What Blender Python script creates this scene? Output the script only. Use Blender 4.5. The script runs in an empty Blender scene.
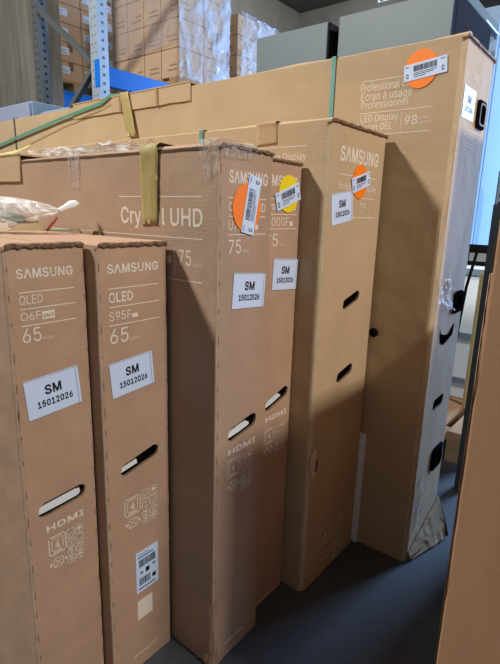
import bpy, bmesh, math, random
from mathutils import Vector, Matrix, noise
S = bpy.context.scene
C = S.collection
R = math.radians

# ------------------------------------------------------------------ camera, world, lights, exposure
cam_d = bpy.data.cameras.new('camera'); cam = bpy.data.objects.new('camera', cam_d); C.objects.link(cam)
cr, cu, cf = (0.62801521, -0.77767862, 0.0285109), (0.16585372, 0.16955078, 0.97146543), (0.76032194, 0.60536642, -0.23546135)
cam.matrix_world = Matrix(((cr[0], cu[0], -cf[0], 0), (cr[1], cu[1], -cf[1], 0), (cr[2], cu[2], -cf[2], 1.04681), (0, 0, 0, 1)))
cam_d.sensor_fit = 'VERTICAL'; cam_d.sensor_height = 24; cam_d.lens = 492.368 / 664 * 24
cam_d.clip_start = 0.02
S.camera = cam

w = bpy.data.worlds.new('world'); S.world = w; w.use_nodes = True
bg = w.node_tree.nodes['Background']; bg.inputs[0].default_value = (0.82, 0.92, 1.0, 1); bg.inputs[1].default_value = 0.17

def area(name, loc, tgt, sx, sy, power, col):
    d = bpy.data.lights.new(name, 'AREA'); d.shape = 'RECTANGLE'; d.size = sx; d.size_y = sy; d.energy = power; d.color = col
    o = bpy.data.objects.new(name, d); C.objects.link(o); o.location = loc
    o.rotation_euler = (Vector(tgt) - Vector(loc)).to_track_quat('-Z', 'Y').to_euler()
    return o
area('ceiling_and_fill_light', (-1.4, 3.1, 4.3), (1.0, .8, 1.0), .6, .3, 250, (1.0, .97, .92))
area('ceiling_and_fill_light', (.95, -2.6, 4.1), (.9, .6, .8), .6, .3, 172, (1.0, .96, .91))
area('ceiling_and_fill_light', (6.4, 3.2, 4.7), (6.6, 4.6, 2.0), 1.6, .4, 90, (1.0, .98, .95))  # unseen fill light, added to brighten the far concrete wall
area('daylight_fill_light', (6.0, -.7, 1.65), (1.6, .9, 1.1), 1.3, 2.5, 470, (.38, .60, 1.0))  # free-standing area light adding bluish daylight from the right; no doorway is built

S.view_settings.view_transform = 'Standard'; S.view_settings.look = 'None'
S.view_settings.exposure = 0.0; S.view_settings.gamma = 1.0; S.view_settings.use_curve_mapping = False

# ------------------------------------------------------------------ materials
def lin(c):
    c = c / 255.0
    return c / 12.92 if c <= .04045 else ((c + .055) / 1.055) ** 2.4
def rgb(r, g, b): return (lin(r), lin(g), lin(b), 1)
def new_mat(name):
    m = bpy.data.materials.new(name); m.use_nodes = True
    nt = m.node_tree; b = nt.nodes['Principled BSDF']
    return m, nt, b
def plain(name, col, rough=.5, metal=0, emit=None, spec=None):
    m, nt, b = new_mat(name)
    b.inputs['Base Color'].default_value = rgb(*col); b.inputs['Roughness'].default_value = rough; b.inputs['Metallic'].default_value = metal
    if spec is not None: b.inputs['Specular IOR Level'].default_value = spec
    if emit:
        b.inputs['Emission Color'].default_value = rgb(*col); b.inputs['Emission Strength'].default_value = emit
    return m
def matt(name, col):                                          # purely diffuse surface
    m, nt, b = new_mat(name); d = nt.nodes.new('ShaderNodeBsdfDiffuse'); d.inputs['Color'].default_value = rgb(*col)
    nt.links.new(d.outputs[0], nt.nodes['Material Output'].inputs['Surface']); return m
def nd(nt, t, **kw):
    n = nt.nodes.new(t)
    for k, v in kw.items(): setattr(n, k, v)
    return n
def mottled(name, col, amt=.10, scale=7.0, fine=160.0, stretch=(1, 1, 1), rough=.8, bump=.12, grid=0.0, period=.008, metal=0, spec=.25, wob=0):
    m, nt, b = new_mat(name); L = nt.links.new
    tc = nd(nt, 'ShaderNodeTexCoord'); mp = nd(nt, 'ShaderNodeMapping'); mp.inputs['Scale'].default_value = stretch
    L(tc.outputs['Object'], mp.inputs['Vector'])
    n1 = nd(nt, 'ShaderNodeTexNoise'); n1.inputs['Scale'].default_value = scale; n1.inputs['Detail'].default_value = 4
    n2 = nd(nt, 'ShaderNodeTexNoise'); n2.inputs['Scale'].default_value = fine; n2.inputs['Detail'].default_value = 2
    L(mp.outputs['Vector'], n1.inputs['Vector']); L(mp.outputs['Vector'], n2.inputs['Vector'])
    ad = nd(nt, 'ShaderNodeMath', operation='ADD'); L(n1.outputs['Fac'], ad.inputs[0])
    mu = nd(nt, 'ShaderNodeMath', operation='MULTIPLY'); L(n2.outputs['Fac'], mu.inputs[0]); mu.inputs[1].default_value = .6
    L(mu.outputs[0], ad.inputs[1])
    last = ad
    if grid:
        k = 1.0 / period / 3.18
        for ax in ('Z', 'Y', 'X'):
            wv = nd(nt, 'ShaderNodeTexWave', bands_direction=ax); wv.inputs['Scale'].default_value = k; wv.inputs['Distortion'].default_value = .6
            L(tc.outputs['Object'], wv.inputs['Vector'])
            mm = nd(nt, 'ShaderNodeMath', operation='MULTIPLY_ADD'); L(wv.outputs['Fac'], mm.inputs[0]); mm.inputs[1].default_value = grid
            L(last.outputs[0], mm.inputs[2]); last = mm
    mr = nd(nt, 'ShaderNodeMapRange'); L(last.outputs[0], mr.inputs[0])
    mr.inputs[1].default_value = .45; mr.inputs[2].default_value = 1.15 + grid * 2.2
    mx = nd(nt, 'ShaderNodeMix', data_type='RGBA')
    c = rgb(*col)
    mx.inputs[6].default_value = tuple(v * (1 - amt) for v in c[:3]) + (1,); mx.inputs[7].default_value = tuple(min(1, v * (1 + amt)) for v in c[:3]) + (1,)
    L(mr.outputs[0], mx.inputs[0]); L(mx.outputs[2], b.inputs['Base Color'])
    b.inputs['Roughness'].default_value = rough; b.inputs['Metallic'].default_value = metal; b.inputs['Specular IOR Level'].default_value = spec
    if bump:
        bp = nd(nt, 'ShaderNodeBump'); bp.inputs['Strength'].default_value = bump; bp.inputs['Distance'].default_value = .002
        L(last.outputs[0], bp.inputs['Height']); L(bp.outputs[0], b.inputs['Normal'])
        if wob:                                               # slow waviness of a handled carton panel
            n3 = nd(nt, 'ShaderNodeTexNoise'); n3.inputs['Scale'].default_value = 4.5; n3.inputs['Detail'].default_value = 3
            L(tc.outputs['Object'], n3.inputs['Vector'])
            b2 = nd(nt, 'ShaderNodeBump'); b2.inputs['Strength'].default_value = wob; b2.inputs['Distance'].default_value = .03
            L(n3.outputs['Fac'], b2.inputs['Height']); L(b2.outputs[0], bp.inputs['Normal'])
    return m
def film_mat(name, tint, lo, hi, scale=(9, 9, 3), rough=.18):
    m, nt, b = new_mat(name); L = nt.links.new
    tr = nd(nt, 'ShaderNodeBsdfTransparent'); mix = nd(nt, 'ShaderNodeMixShader')
    tc = nd(nt, 'ShaderNodeTexCoord'); mp = nd(nt, 'ShaderNodeMapping'); mp.inputs['Scale'].default_value = scale; mp.inputs['Rotation'].default_value = (.4, .5, .3)
    n = nd(nt, 'ShaderNodeTexNoise'); n.inputs['Scale'].default_value = 1.0; n.inputs['Detail'].default_value = 5; n.inputs['Distortion'].default_value = 1.6
    L(tc.outputs['Object'], mp.inputs['Vector']); L(mp.outputs['Vector'], n.inputs['Vector'])
    mr = nd(nt, 'ShaderNodeMapRange'); L(n.outputs['Fac'], mr.inputs[0]); mr.inputs[1].default_value = .42; mr.inputs[2].default_value = .68
    mr.inputs[3].default_value = lo; mr.inputs[4].default_value = hi
    bp = nd(nt, 'ShaderNodeBump'); bp.inputs['Strength'].default_value = .8; bp.inputs['Distance'].default_value = .02
    L(n.outputs['Fac'], bp.inputs['Height']); L(bp.outputs[0], b.inputs['Normal'])
    b.inputs['Base Color'].default_value = rgb(*tint); b.inputs['Roughness'].default_value = rough
    L(mr.outputs[0], mix.inputs[0]); L(tr.outputs[0], mix.inputs[1]); L(b.outputs[0], mix.inputs[2])
    L(mix.outputs[0], nt.nodes['Material Output'].inputs['Surface'])
    return m

M = {}
M['kraft'] = mottled('kraft_cardboard', (179, 146, 121), .13, 9, 190, bump=.2, wob=.35)
M['worn'] = mottled('worn_cardboard_edge', (200, 172, 148), .28, 22, 200, stretch=(1, 1, .5), bump=.3)
M['worn_tan'] = mottled('worn_tan_edge', (200, 178, 146), .16, 18, 200, stretch=(1, 1, .5), bump=.3)
M['kraft_grid'] = mottled('ribbed_kraft_cardboard', (172, 144, 121), .14, 8, 170, grid=.14, period=.0085, bump=.2, wob=.35)
M['tan_grid'] = mottled('ribbed_tan_cardboard', (188, 162, 128), .12, 6, 170, grid=.13, period=.0095, bump=.2, wob=.3)
M['tan'] = mottled('tan_cardboard', (180, 156, 124), .10, 6, 170, bump=.2, wob=.3)
M['fore'] = mottled('orange_kraft_cardboard', (168, 128, 97), .10, 8, 260, stretch=(1, 2.2, .35), rough=.55, bump=.25, spec=.4)
M['edge'] = mottled('raw_cardboard_edge', (128, 101, 78), .4, 34, 300, stretch=(1, 1, 2), bump=.4)
M['edge_tan'] = mottled('raw_tan_cardboard_edge', (168, 128, 90), .3, 30, 300, bump=.4)
M['dark'] = matt('dark_inside', (14, 12, 11))
M['torn_mix'] = mottled('torn_brown_plies', (112, 88, 68), .45, 60, 260, stretch=(1, 1, 3), bump=.4)
M['perf'] = plain('perforation_shadow', (146, 115, 92), .95)
M['torn'] = plain('torn_dark_board', (84, 60, 44), .95)
M['ink'] = plain('pale_print', (226, 212, 196), .8)
M['ink_dim'] = plain('dim_pale_print', (205, 180, 156), .8)
M['paper'] = mottled('white_paper', (204, 220, 248), .02, 3, 60, bump=0, rough=.5)
M['black'] = plain('black_print', (22, 22, 26), .6)
M['blue_ink'] = plain('blue_print', (70, 120, 160), .6)
M['orange'] = plain('orange_paper', (250, 128, 6), .5)
M['yellow'] = plain('yellow_paper', (238, 214, 20), .5)
M['foam'] = mottled('white_foam', (228, 232, 232), .03, 20, 200, bump=.05)
M['foam_grey'] = plain('grey_foam', (150, 152, 152), .8)
M['black_plastic'] = matt('black_plastic', (20, 20, 24))
M['grey_plastic'] = matt('grey_white_plastic', (150, 152, 158))
M['teal'] = plain('teal_strap', (104, 156, 146), .4)
M['green'] = plain('green_strap', (88, 142, 118), .35)
M['dark_strap'] = plain('dark_green_strap', (74, 88, 74), .4)
M['string'] = plain('pale_string', (176, 168, 110), .6)
M['yellow_strap'] = plain('yellow_strap', (212, 198, 130), .4)
M['red'] = plain('red_tie', (150, 52, 30), .6)
M['olive'] = mottled('olive_tape', (166, 150, 96), .12, 14, 80, stretch=(1, 3, .4), rough=.48, bump=.2, spec=.35)
M['tape_brown'] = mottled('brown_paper_tape', (184, 154, 118), .08, 10, 120)
M['clear'] = film_mat('clear_tape', (225, 220, 215), .03, .30, (60, 60, 25))
M['film'] = film_mat('stretch_film', (214, 224, 240), .10, .72, (6, 6, 3.2))
M['film_thin'] = film_mat('thin_stretch_film', (190, 186, 188), .16, .46, (4, 4, 2.4))
M['film2'] = film_mat('crumpled_film', (238, 238, 236), .22, .92, (20, 20, 18))
M['bag'] = film_mat('milky_plastic_bag', (246, 242, 238), .30, .98, (22, 22, 22))
M['tornfilm'] = film_mat('torn_clear_film', (220, 222, 230), .04, .5, (40, 40, 20), .3)
M['concrete'] = mottled('concrete', (160, 158, 154), .22, 1.6, 30, stretch=(1, 1, .6), bump=.3)
M['board_concrete'] = mottled('board_marked_concrete', (118, 115, 108), .45, 7, 60, stretch=(1.5, 2.5, .18), bump=.4)
M['floor'] = mottled('floor_concrete', (74, 78, 84), .22, 2.2, 40, rough=.5, bump=.08, spec=.4)
M['ceiling'] = mottled('ceiling_boards', (112, 108, 104), .25, 3, 30, bump=.3)
M['rib'] = mottled('ceiling_rib', (128, 112, 96), .2, 3, 30, bump=.3)
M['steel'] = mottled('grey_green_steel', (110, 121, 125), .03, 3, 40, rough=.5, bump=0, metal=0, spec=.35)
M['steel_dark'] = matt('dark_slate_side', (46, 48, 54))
M['rail_grey'] = matt('grey_rail_paint', (112, 118, 120))
M['post_slate'] = matt('slate_post', (70, 74, 78))
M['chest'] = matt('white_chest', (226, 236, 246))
M['alu'] = plain('aluminium_trim', (190, 196, 200), .35, .6)
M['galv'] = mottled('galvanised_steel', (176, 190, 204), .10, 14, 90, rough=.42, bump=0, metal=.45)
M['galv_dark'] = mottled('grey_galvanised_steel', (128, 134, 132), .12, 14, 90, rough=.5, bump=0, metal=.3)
M['blue'] = mottled('blue_powder_coat', (16, 112, 214), .05, 4, 60, rough=.4, bump=0)
M['wood'] = mottled('pallet_wood', (168, 134, 98), .25, 8, 60, stretch=(1, 1, 3), bump=.2)
M['yellow_wood'] = mottled('yellow_wood', (170, 150, 104), .12, 8, 60, bump=.1)
M['carton'] = mottled('shipping_carton', (188, 158, 130), .10, 5, 90, bump=.05)
M['mark'] = plain('faded_print', (140, 112, 90), .8)
M['seam'] = plain('carton_seam', (118, 86, 62), .8)
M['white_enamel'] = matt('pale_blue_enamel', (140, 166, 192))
M['lavender'] = plain('pale_grey_enamel', (148, 158, 184), .45)
M['hole'] = plain('slot_grey', (96, 108, 120), .8)
M['post_shaded'] = mottled('shaded_post_brace_grey', (84, 88, 90), .12, 14, 90, rough=.6, bump=0)  # rear post's shade painted in as a darker grey; the braces share it
M['window'] = plain('bright_window', (240, 248, 255), .5, 0, 1.6)
M['rail'] = plain('grey_rail', (128, 146, 162), .4, .3)

# ------------------------------------------------------------------ mesh helpers
class MB:
    def __init__(s): s.v, s.f, s.m = [], [], []
    def add(s, vs, fs, mi=0):
        o = len(s.v); s.v += [tuple(p) for p in vs]
        for f in fs: s.f.append(tuple(i + o for i in f)); s.m.append(mi)
    def box(s, a, b, mi=0):
        (x0, y0, z0), (x1, y1, z1) = a, b
        s.add([(x0, y0, z0), (x1, y0, z0), (x1, y1, z0), (x0, y1, z0), (x0, y0, z1), (x1, y0, z1), (x1, y1, z1), (x0, y1, z1)],
              [(0, 3, 2, 1), (4, 5, 6, 7), (0, 1, 5, 4), (1, 2, 6, 5), (2, 3, 7, 6), (3, 0, 4, 7)], mi)
    def bar(s, p, q, wx, wy, mi=0, up=(0, 0, 1)):
        p, q = Vector(p), Vector(q); d = (q - p).normalized(); u = Vector(up)
        if abs(d.dot(u)) > .95: u = Vector((1, 0, 0))
        a = d.cross(u).normalized(); b = a.cross(d).normalized(); vs = []
        for c in (p, q):
            for sx, sy in ((-1, -1), (1, -1), (1, 1), (-1, 1)): vs.append(c + a * sx * wx / 2 + b * sy * wy / 2)
        s.add(vs, [(0, 1, 2, 3), (7, 6, 5, 4), (0, 4, 5, 1), (1, 5, 6, 2), (2, 6, 7, 3), (3, 7, 4, 0)], mi)
    def tube(s, pts, r, n=8, mi=0):
        pts = [Vector(p) for p in pts]; rings = []
        rs = r if isinstance(r, (list, tuple)) else [r] * len(pts)
        for i, p in enumerate(pts):
            d = (pts[min(i + 1, len(pts) - 1)] - pts[max(i - 1, 0)]).normalized()
            u = Vector((0, 0, 1)) if abs(d.z) < .9 else Vector((1, 0, 0))
            a = d.cross(u).normalized(); b = a.cross(d)
            rings.append([p + (a * math.cos(t) + b * math.sin(t)) * rs[i] for t in [2 * math.pi * k / n for k in range(n)]])
        vs = [q for rg in rings for q in rg]; fs = []
        for i in range(len(pts) - 1):
            for k in range(n): fs.append((i * n + k, i * n + (k + 1) % n, (i + 1) * n + (k + 1) % n, (i + 1) * n + k))
        fs += [tuple(range(n))[::-1], tuple((len(pts) - 1) * n + k for k in range(n))]
        s.add(vs, fs, mi)
    def sheet(s, grid, th=None, nrm=(0, 0, 1), mi=0):        # grid of points -> sheet with thickness
        ny, nx = len(grid), len(grid[0]); n = Vector(nrm).normalized()
        top = [Vector(p) for row in grid for p in row]
        fs = [(j * nx + i, j * nx + i + 1, (j + 1) * nx + i + 1, (j + 1) * nx + i) for j in range(ny - 1) for i in range(nx - 1)]
        if not th: s.add(top, fs, mi); return
        bot = [p - n * th for p in top]; o = len(top)
        f2 = [tuple(k + o for k in f[::-1]) for f in fs]
        bd = [i for i in range(nx)] + [j * nx + nx - 1 for j in range(1, ny)] + [(ny - 1) * nx + i for i in range(nx - 2, -1, -1)] + [j * nx for j in range(ny - 2, 0, -1)]
        sd = [(bd[k], bd[k] + o, bd[(k + 1) % len(bd)] + o, bd[(k + 1) % len(bd)]) for k in range(len(bd))]
        s.add(top + bot, fs + f2 + sd, mi)
    def build(s, name, mats, parent=None, smooth=False, recalc=True):
        me = bpy.data.meshes.new(name); me.from_pydata(s.v, [], s.f)
        if not isinstance(mats, (list, tuple)): mats = [mats]
        for m in mats: me.materials.append(m)
        for p, mi in zip(me.polygons, s.m): p.material_index = mi; p.use_smooth = smooth
        if recalc:
            bm = bmesh.new(); bm.from_mesh(me); bmesh.ops.recalc_face_normals(bm, faces=bm.faces); bm.to_mesh(me); bm.free()
        o = bpy.data.objects.new(name, me); C.objects.link(o)
        if parent: o.parent = parent
        return o
def bevel(o, wd, seg=2):
    m = o.modifiers.new('bevel', 'BEVEL'); m.width = wd; m.segments = seg; m.limit_method = 'ANGLE'
    return o
def thing(name, label, cat, loc=(0, 0, 0), group=None):
    o = bpy.data.objects.new(name, None); C.objects.link(o); o.location = loc; o.empty_display_size = .05
    return tag(o, label, cat, group)
def tag(o, label, cat, group=None):
    o['label'] = label; o['category'] = cat
    if group: o['group'] = group
    return o
def struct(o): o['kind'] = 'structure'; return o

# ------------------------------------------------------------------ setting
b = MB(); b.box((-6, -7, -.1), (9.6, 6.6, 0)); struct(b.build('floor', M['floor']))
b = MB(); b.box((-6, -7, 5.0), (9.6, 6.6, 5.15)); struct(b.build('ceiling', M['ceiling']))
b = MB(); b.box((-6, 6.35, 0), (9.6, 6.6, 5.0)); struct(b.build('wall_left', M['concrete']))
b = MB()                                                      # far wall with a window opening
WY0, WY1, WZ0, WZ1 = 1.95, 2.43, 2.25, 3.0
b.box((9.3, -7, 0), (9.6, WY0, 5)); b.box((9.3, WY1, 0), (9.6, 6.35, 5)); b.box((9.3, WY0, 0), (9.6, WY1, WZ0)); b.box((9.3, WY0, WZ1), (9.6, WY1, 5))
struct(b.build('wall_back', M['concrete']))
b = MB(); b.box((9.40, WY0, WZ0), (9.42, WY1, WZ1)); wn = struct(b.build('window_1', M['window']))
b = MB(); b.box((9.33, WY0, WZ0), (9.44, WY0 + .03, WZ1)); b.box((9.33, WY1 - .03, WZ0), (9.44, WY1, WZ1)); b.box((9.33, WY0, 2.62), (9.44, WY1, 2.66)); b.build('window_frame', M['rail'], wn)
b = MB(); b.box((2.22, 3.98, 0), (2.45, 5.0, 5.0)); struct(bevel(b.build('column_left', M['board_concrete']), .01))
for i in range(8):                                            # joists of the mezzanine deck on the far right
    b = MB(); x = 4.5 + i * .46; b.box((x, -6.5, 2.98), (x + .22, 1.9, 3.12)); struct(b.build('trim_%d' % (i + 1), M['rib']))
b = MB(); b.box((4.4, -6.5, 3.12), (9.3, 1.92, 3.2)); struct(b.build('trim_9', M['ceiling']))

# ------------------------------------------------------------------ lettering
_font = {}
GLYPHS = (
    'r |188||;r.|188|95,-4,78,-1,63,9,53,24,50,41,53,59,63,73,78,83,95,87,113,83,128,73,138,59,141,41,138,24,128,9,113,-1|7.9.8,6.9.7,6.10.9,5.10.6,5.11.10,4.11.5,4.12.11,3.12.4,3.13.12,3.14.13,2.14.3,1.14.2,1.15.14,0.15.1;r/'
    '|249|235,533,153,228,71,-76,43,-76,14,-76,96,228,178,533,207,533|5.7.6,5.0.7,5.1.0,5.2.1,4.2.5,3.2.4;r0|453|227,-7,174,1,130,24,95,62,69,113,53,178,48,254,53,330,69,395,95,447,130,484,174,508,227,516,279,508,323,484,358,'
    '447,384,395,400,330,405,254,400,178,384,113,359,62,323,24,279,1,227,50,261,56,290,74,313,103,330,144,340,194,344,254,340,314,330,365,313,405,290,435,261,453,227,460,192,453,163,435,140,405,123,365,113,314,109,254,113,194'
    ',123,144,140,103,163,74,192,56|11.13.12,10.13.11,10.14.13,9.14.10,9.36.14,36.15.14,9.37.36,35.15.36,9.38.37,34.15.35,8.38.9,34.16.15,8.39.38,33.16.34,8.40.39,32.16.33,7.40.8,32.17.16,7.41.40,31.17.32,31.18.17,6.41.7,6.42'
    '.41,30.18.31,5.42.6,5.43.42,29.18.30,29.19.18,5.44.43,28.19.29,4.44.5,28.20.19,4.45.44,27.20.28,3.45.4,27.21.20,3.46.45,26.21.27,3.47.46,25.21.26,25.22.21,2.47.3,2.24.47,24.22.25,2.22.24,1.22.2,1.23.22,1.0.23;r1|453|76,0'
    ',76,27,76,55,234,55,391,55,391,27,391,0,234,0,276,509,276,254,276,0,244,0,212,0,212,224,212,448,211,448,209,448,148,403,86,358,86,392,86,427,142,468,198,509,237,509|1.3.2,1.4.3,1.5.4,1.6.5,0.6.1,7.6.0,21.23.22,21.8.23,21'
    '.14.8,14.9.8,20.16.21,16.14.21,20.17.16,15.14.16,13.9.14,19.17.20,19.18.17,13.10.9,12.10.13,11.10.12;r2|453|64,0,64,24,64,47,149,138,234,229,261,257,282,282,299,305,311,327,318,348,320,371,317,397,308,419,293,436,273,449'
    ',250,457,224,460,196,457,172,447,153,433,139,413,130,390,127,362,96,362,66,362,71,405,86,442,111,473,143,496,182,511,225,516,268,511,306,497,337,474,361,445,376,411,381,372,378,345,371,318,357,290,336,259,306,223,267,180'
    ',210,120,153,60,153,59,153,57,271,57,389,57,389,28,389,0,227,0|29.31.30,29.32.31,28.32.29,28.33.32,27.33.28,27.34.33,26.17.27,17.16.27,16.15.27,15.34.27,14.34.15,26.18.17,13.34.14,26.19.18,13.35.34,25.19.26,12.35.13,25.2'
    '0.19,11.35.12,25.21.20,11.36.35,24.21.25,10.36.11,24.22.21,10.37.36,9.37.10,23.22.24,8.37.9,8.38.37,7.38.8,7.39.38,6.39.7,6.40.39,5.40.6,5.41.40,4.41.5,3.41.4,3.42.41,3.43.42,2.43.3,2.44.43,2.45.44,2.46.45,2.47.46,2.48.4'
    '7,2.49.48,1.49.2,1.50.49,0.50.1,51.50.0;r4|453|40,105,40,132,40,158,143,334,247,509,279,509,311,509,210,337,109,166,109,164,109,163,261,163,413,163,413,134,413,105,226,105,282,0,282,61,282,121,282,134,282,146,282,232,282'
    ',318,312,318,343,318,343,159,343,0,312,0|3.5.4,3.6.5,3.7.6,3.8.7,2.8.3,2.9.8,2.10.9,2.11.10,2.12.11,2.13.12,1.13.2,1.14.13,0.14.1,15.14.0,21.23.22,21.24.23,21.25.24,20.25.21,20.26.25,19.26.20,18.26.19,17.26.18,16.26.17,2'
    '7.26.16;r5|453|221,-7,178,-2,140,11,108,32,83,60,66,93,60,130,91,130,122,130,127,108,138,89,154,73,173,60,196,52,221,50,250,53,276,64,298,82,314,104,324,131,328,162,324,193,314,221,297,244,275,262,248,273,218,277,192,275'
    ',167,268,145,258,128,246,98,249,67,253,82,381,96,509,231,509,366,509,366,480,366,452,258,452,151,452,142,377,134,301,135,301,136,301,155,315,178,325,203,331,229,334,263,330,294,321,321,306,345,285,364,260,379,231,388,199'
    ',391,163,385,117,369,76,343,41,309,15,268,-1|33.40.34,40.35.34,40.36.35,40.37.36,40.38.37,33.41.40,39.38.40,32.41.33,32.42.41,47.49.48,46.49.47,46.50.49,45.50.46,45.51.50,44.51.45,44.52.51,32.43.42,32.44.43,32.27.44,27.2'
    '6.44,26.52.44,26.53.52,25.53.26,32.28.27,24.53.25,32.29.28,23.53.24,23.54.53,32.31.29,31.30.29,22.54.23,22.55.54,21.55.22,21.56.55,20.56.21,20.57.56,19.57.20,18.57.19,5.7.6,5.8.7,5.9.8,18.58.57,5.10.9,17.58.18,4.10.5,4.1'
    '1.10,16.58.17,16.59.58,4.12.11,15.59.16,4.13.12,3.13.4,14.59.15,3.14.13,3.59.14,3.60.59,2.60.3,2.61.60,1.61.2,1.0.61;r6|453|226,-7,182,-1,142,15,109,40,84,74,69,115,64,162,68,199,80,239,102,285,137,340,195,425,252,509,28'
    '7,509,322,509,236,385,151,261,148,261,145,261,154,275,165,288,179,299,196,307,214,312,235,314,278,309,316,295,346,271,370,240,384,201,389,157,384,112,368,73,343,39,310,14,271,-2,226,48,254,52,279,63,299,79,314,101,324,12'
    '8,327,157,324,187,314,213,299,235,279,251,254,262,226,265,198,262,174,252,153,235,138,214,128,188,125,158,128,128,138,102,153,79,174,63,198,52|11.13.12,11.14.13,11.15.14,10.15.11,10.20.15,20.16.15,9.20.10,23.25.24,22.25.'
    '23,22.26.25,21.26.22,20.26.21,20.27.26,9.19.20,16.48.20,48.27.20,8.19.9,8.18.19,48.47.27,47.28.27,16.49.48,16.50.49,46.28.47,8.17.18,8.16.17,8.50.16,8.51.50,45.28.46,45.29.28,7.51.8,7.52.51,44.29.45,7.53.52,43.29.44,43.3'
    '0.29,6.53.7,6.54.53,42.30.43,5.54.6,5.55.54,41.30.42,41.31.30,5.56.55,40.31.41,4.56.5,40.32.31,4.57.56,39.32.40,4.58.57,38.32.39,3.58.4,38.33.32,3.59.58,37.33.38,3.36.59,36.33.37,3.33.36,2.33.3,2.34.33,1.34.2,1.35.34,0.3'
    '5.1;r7|453|97,0,210,224,323,448,323,450,323,452,193,452,62,452,62,480,62,509,226,509,391,509,391,479,391,449,278,224,165,0,131,0|7.9.8,7.10.9,7.11.10,6.11.7,6.5.11,5.4.11,4.12.11,3.12.4,2.12.3,2.13.12,1.13.2,1.14.13,0.14'
    '.1,15.14.0;r8|453|226,-7,178,-2,136,11,101,33,74,62,57,96,52,135,55,166,65,195,81,220,101,241,125,256,153,265,153,266,153,267,119,282,93,308,76,342,70,380,75,417,90,450,114,477,146,498,184,511,226,516,269,511,306,498,337'
    ',477,361,450,377,417,382,380,376,342,359,308,333,282,300,267,300,266,300,265,327,256,351,241,372,220,387,195,397,166,401,135,395,96,378,62,352,33,317,11,275,-2,226,49,258,52,285,60,307,74,323,91,333,113,337,139,333,165,3'
    '22,189,305,208,283,223,256,232,226,235,196,232,169,223,147,208,130,189,119,165,115,139,119,113,129,91,145,74,167,60,195,52,226,290,252,292,274,300,293,313,307,330,316,351,319,376,316,399,308,420,294,437,275,449,252,457,2'
    '26,460,200,457,177,449,159,437,145,420,136,399,133,376,136,351,145,330,159,313,178,300,201,292|23.25.24,22.25.23,22.26.25,21.26.22,21.27.26,21.28.27,20.84.21,84.28.21,20.85.84,83.28.84,20.86.85,82.28.83,19.86.20,82.29.28'
    ',19.87.86,81.29.82,19.88.87,80.29.81,19.89.88,79.29.80,18.89.19,79.30.29,18.90.89,78.30.79,17.90.18,78.31.30,17.91.90,77.31.78,17.92.91,76.31.77,76.32.31,16.92.17,16.93.92,75.32.76,16.94.93,74.32.75,74.33.32,15.94.16,15.'
    '95.94,73.33.74,15.72.95,72.33.73,15.33.72,15.34.33,14.34.15,13.34.14,13.35.34,12.35.13,12.36.35,11.36.12,11.37.36,10.37.11,10.38.37,9.60.10,60.38.10,60.39.38,9.61.60,59.39.60,58.39.59,9.62.61,9.63.62,57.39.58,8.63.9,57.4'
    '0.39,8.64.63,56.40.57,7.64.8,56.41.40,7.65.64,55.41.56,6.65.7,55.42.41,6.66.65,54.42.55,6.67.66,53.42.54,5.67.6,53.43.42,5.68.67,52.43.53,4.68.5,52.44.43,4.69.68,51.44.52,4.70.69,50.44.51,3.70.4,50.45.44,3.71.70,49.45.50'
    ',48.45.49,3.48.71,3.45.48,3.46.45,2.46.3,1.46.2,1.47.46,1.0.47;r9|453|226,516,271,510,310,494,343,468,368,434,384,393,389,347,385,309,373,270,350,224,315,168,258,84,200,0,165,0,130,0,216,124,301,248,304,248,307,248,299,2'
    '34,287,221,273,210,257,202,238,196,218,195,175,199,137,214,106,237,83,269,68,307,64,352,69,397,85,436,110,469,143,494,182,510,226,460,199,457,174,446,154,429,138,407,129,381,125,352,129,322,138,295,154,274,174,257,199,24'
    '7,226,243,254,247,279,257,299,273,314,295,324,321,327,350,324,381,314,407,299,429,279,446,254,457|35.1.0,34.1.35,34.2.1,33.2.34,33.3.2,32.37.33,37.36.33,36.3.33,36.59.3,59.4.3,32.38.37,58.4.59,32.39.38,57.4.58,31.39.32,5'
    '7.5.4,31.40.39,56.5.57,31.41.40,55.5.56,30.41.31,55.6.5,30.42.41,54.6.55,29.42.30,29.43.42,53.6.54,53.7.6,29.44.43,52.7.53,52.8.7,28.44.29,28.45.44,51.8.52,28.46.45,50.8.51,50.18.8,18.9.8,27.46.28,27.47.46,49.16.50,16.18'
    '.50,49.21.16,21.15.16,17.18.16,19.9.18,27.48.47,48.21.49,27.21.48,26.21.27,20.9.19,20.10.9,21.10.20,25.21.26,25.22.21,15.10.21,25.23.22,24.23.25,15.11.10,14.11.15,14.12.11,13.12.14;rA|480|16,0,109,254,201,509,239,509,276'
    ',509,370,254,463,0,429,0,395,0,341,151,287,302,276,334,264,372,250,420,232,478,239,478,245,478,228,419,213,371,201,333,191,302,138,151,85,0,51,0,110,142,110,170,110,199,240,199,370,199,370,170,370,142,240,142|1.3.2,1.14.'
    '3,14.4.3,14.15.4,15.16.4,16.5.4,1.17.14,17.13.14,17.13.16,13.5.16,12.5.13,1.18.17,11.5.12,1.19.18,10.5.11,1.20.19,1.21.20,9.5.10,0.21.1,9.6.5,0.22.21,8.6.9,23.22.0,7.6.8,25.27.26,25.28.27,25.29.28,24.29.25,24.30.29,31.30'
    '.24;rC|510|267,-7,205,1,150,25,104,63,70,115,48,179,40,254,48,329,70,393,104,445,150,484,205,508,267,516,305,513,340,504,373,490,402,471,427,447,448,418,463,385,473,348,441,348,408,348,401,373,389,395,375,413,357,428,337'
    ',440,315,449,292,454,267,456,223,450,184,432,150,403,125,364,109,314,103,254,109,194,125,145,151,105,184,76,223,59,267,53,292,55,315,60,337,69,357,81,375,96,389,114,401,136,408,160,441,160,473,160,463,124,448,91,428,62,4'
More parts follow.
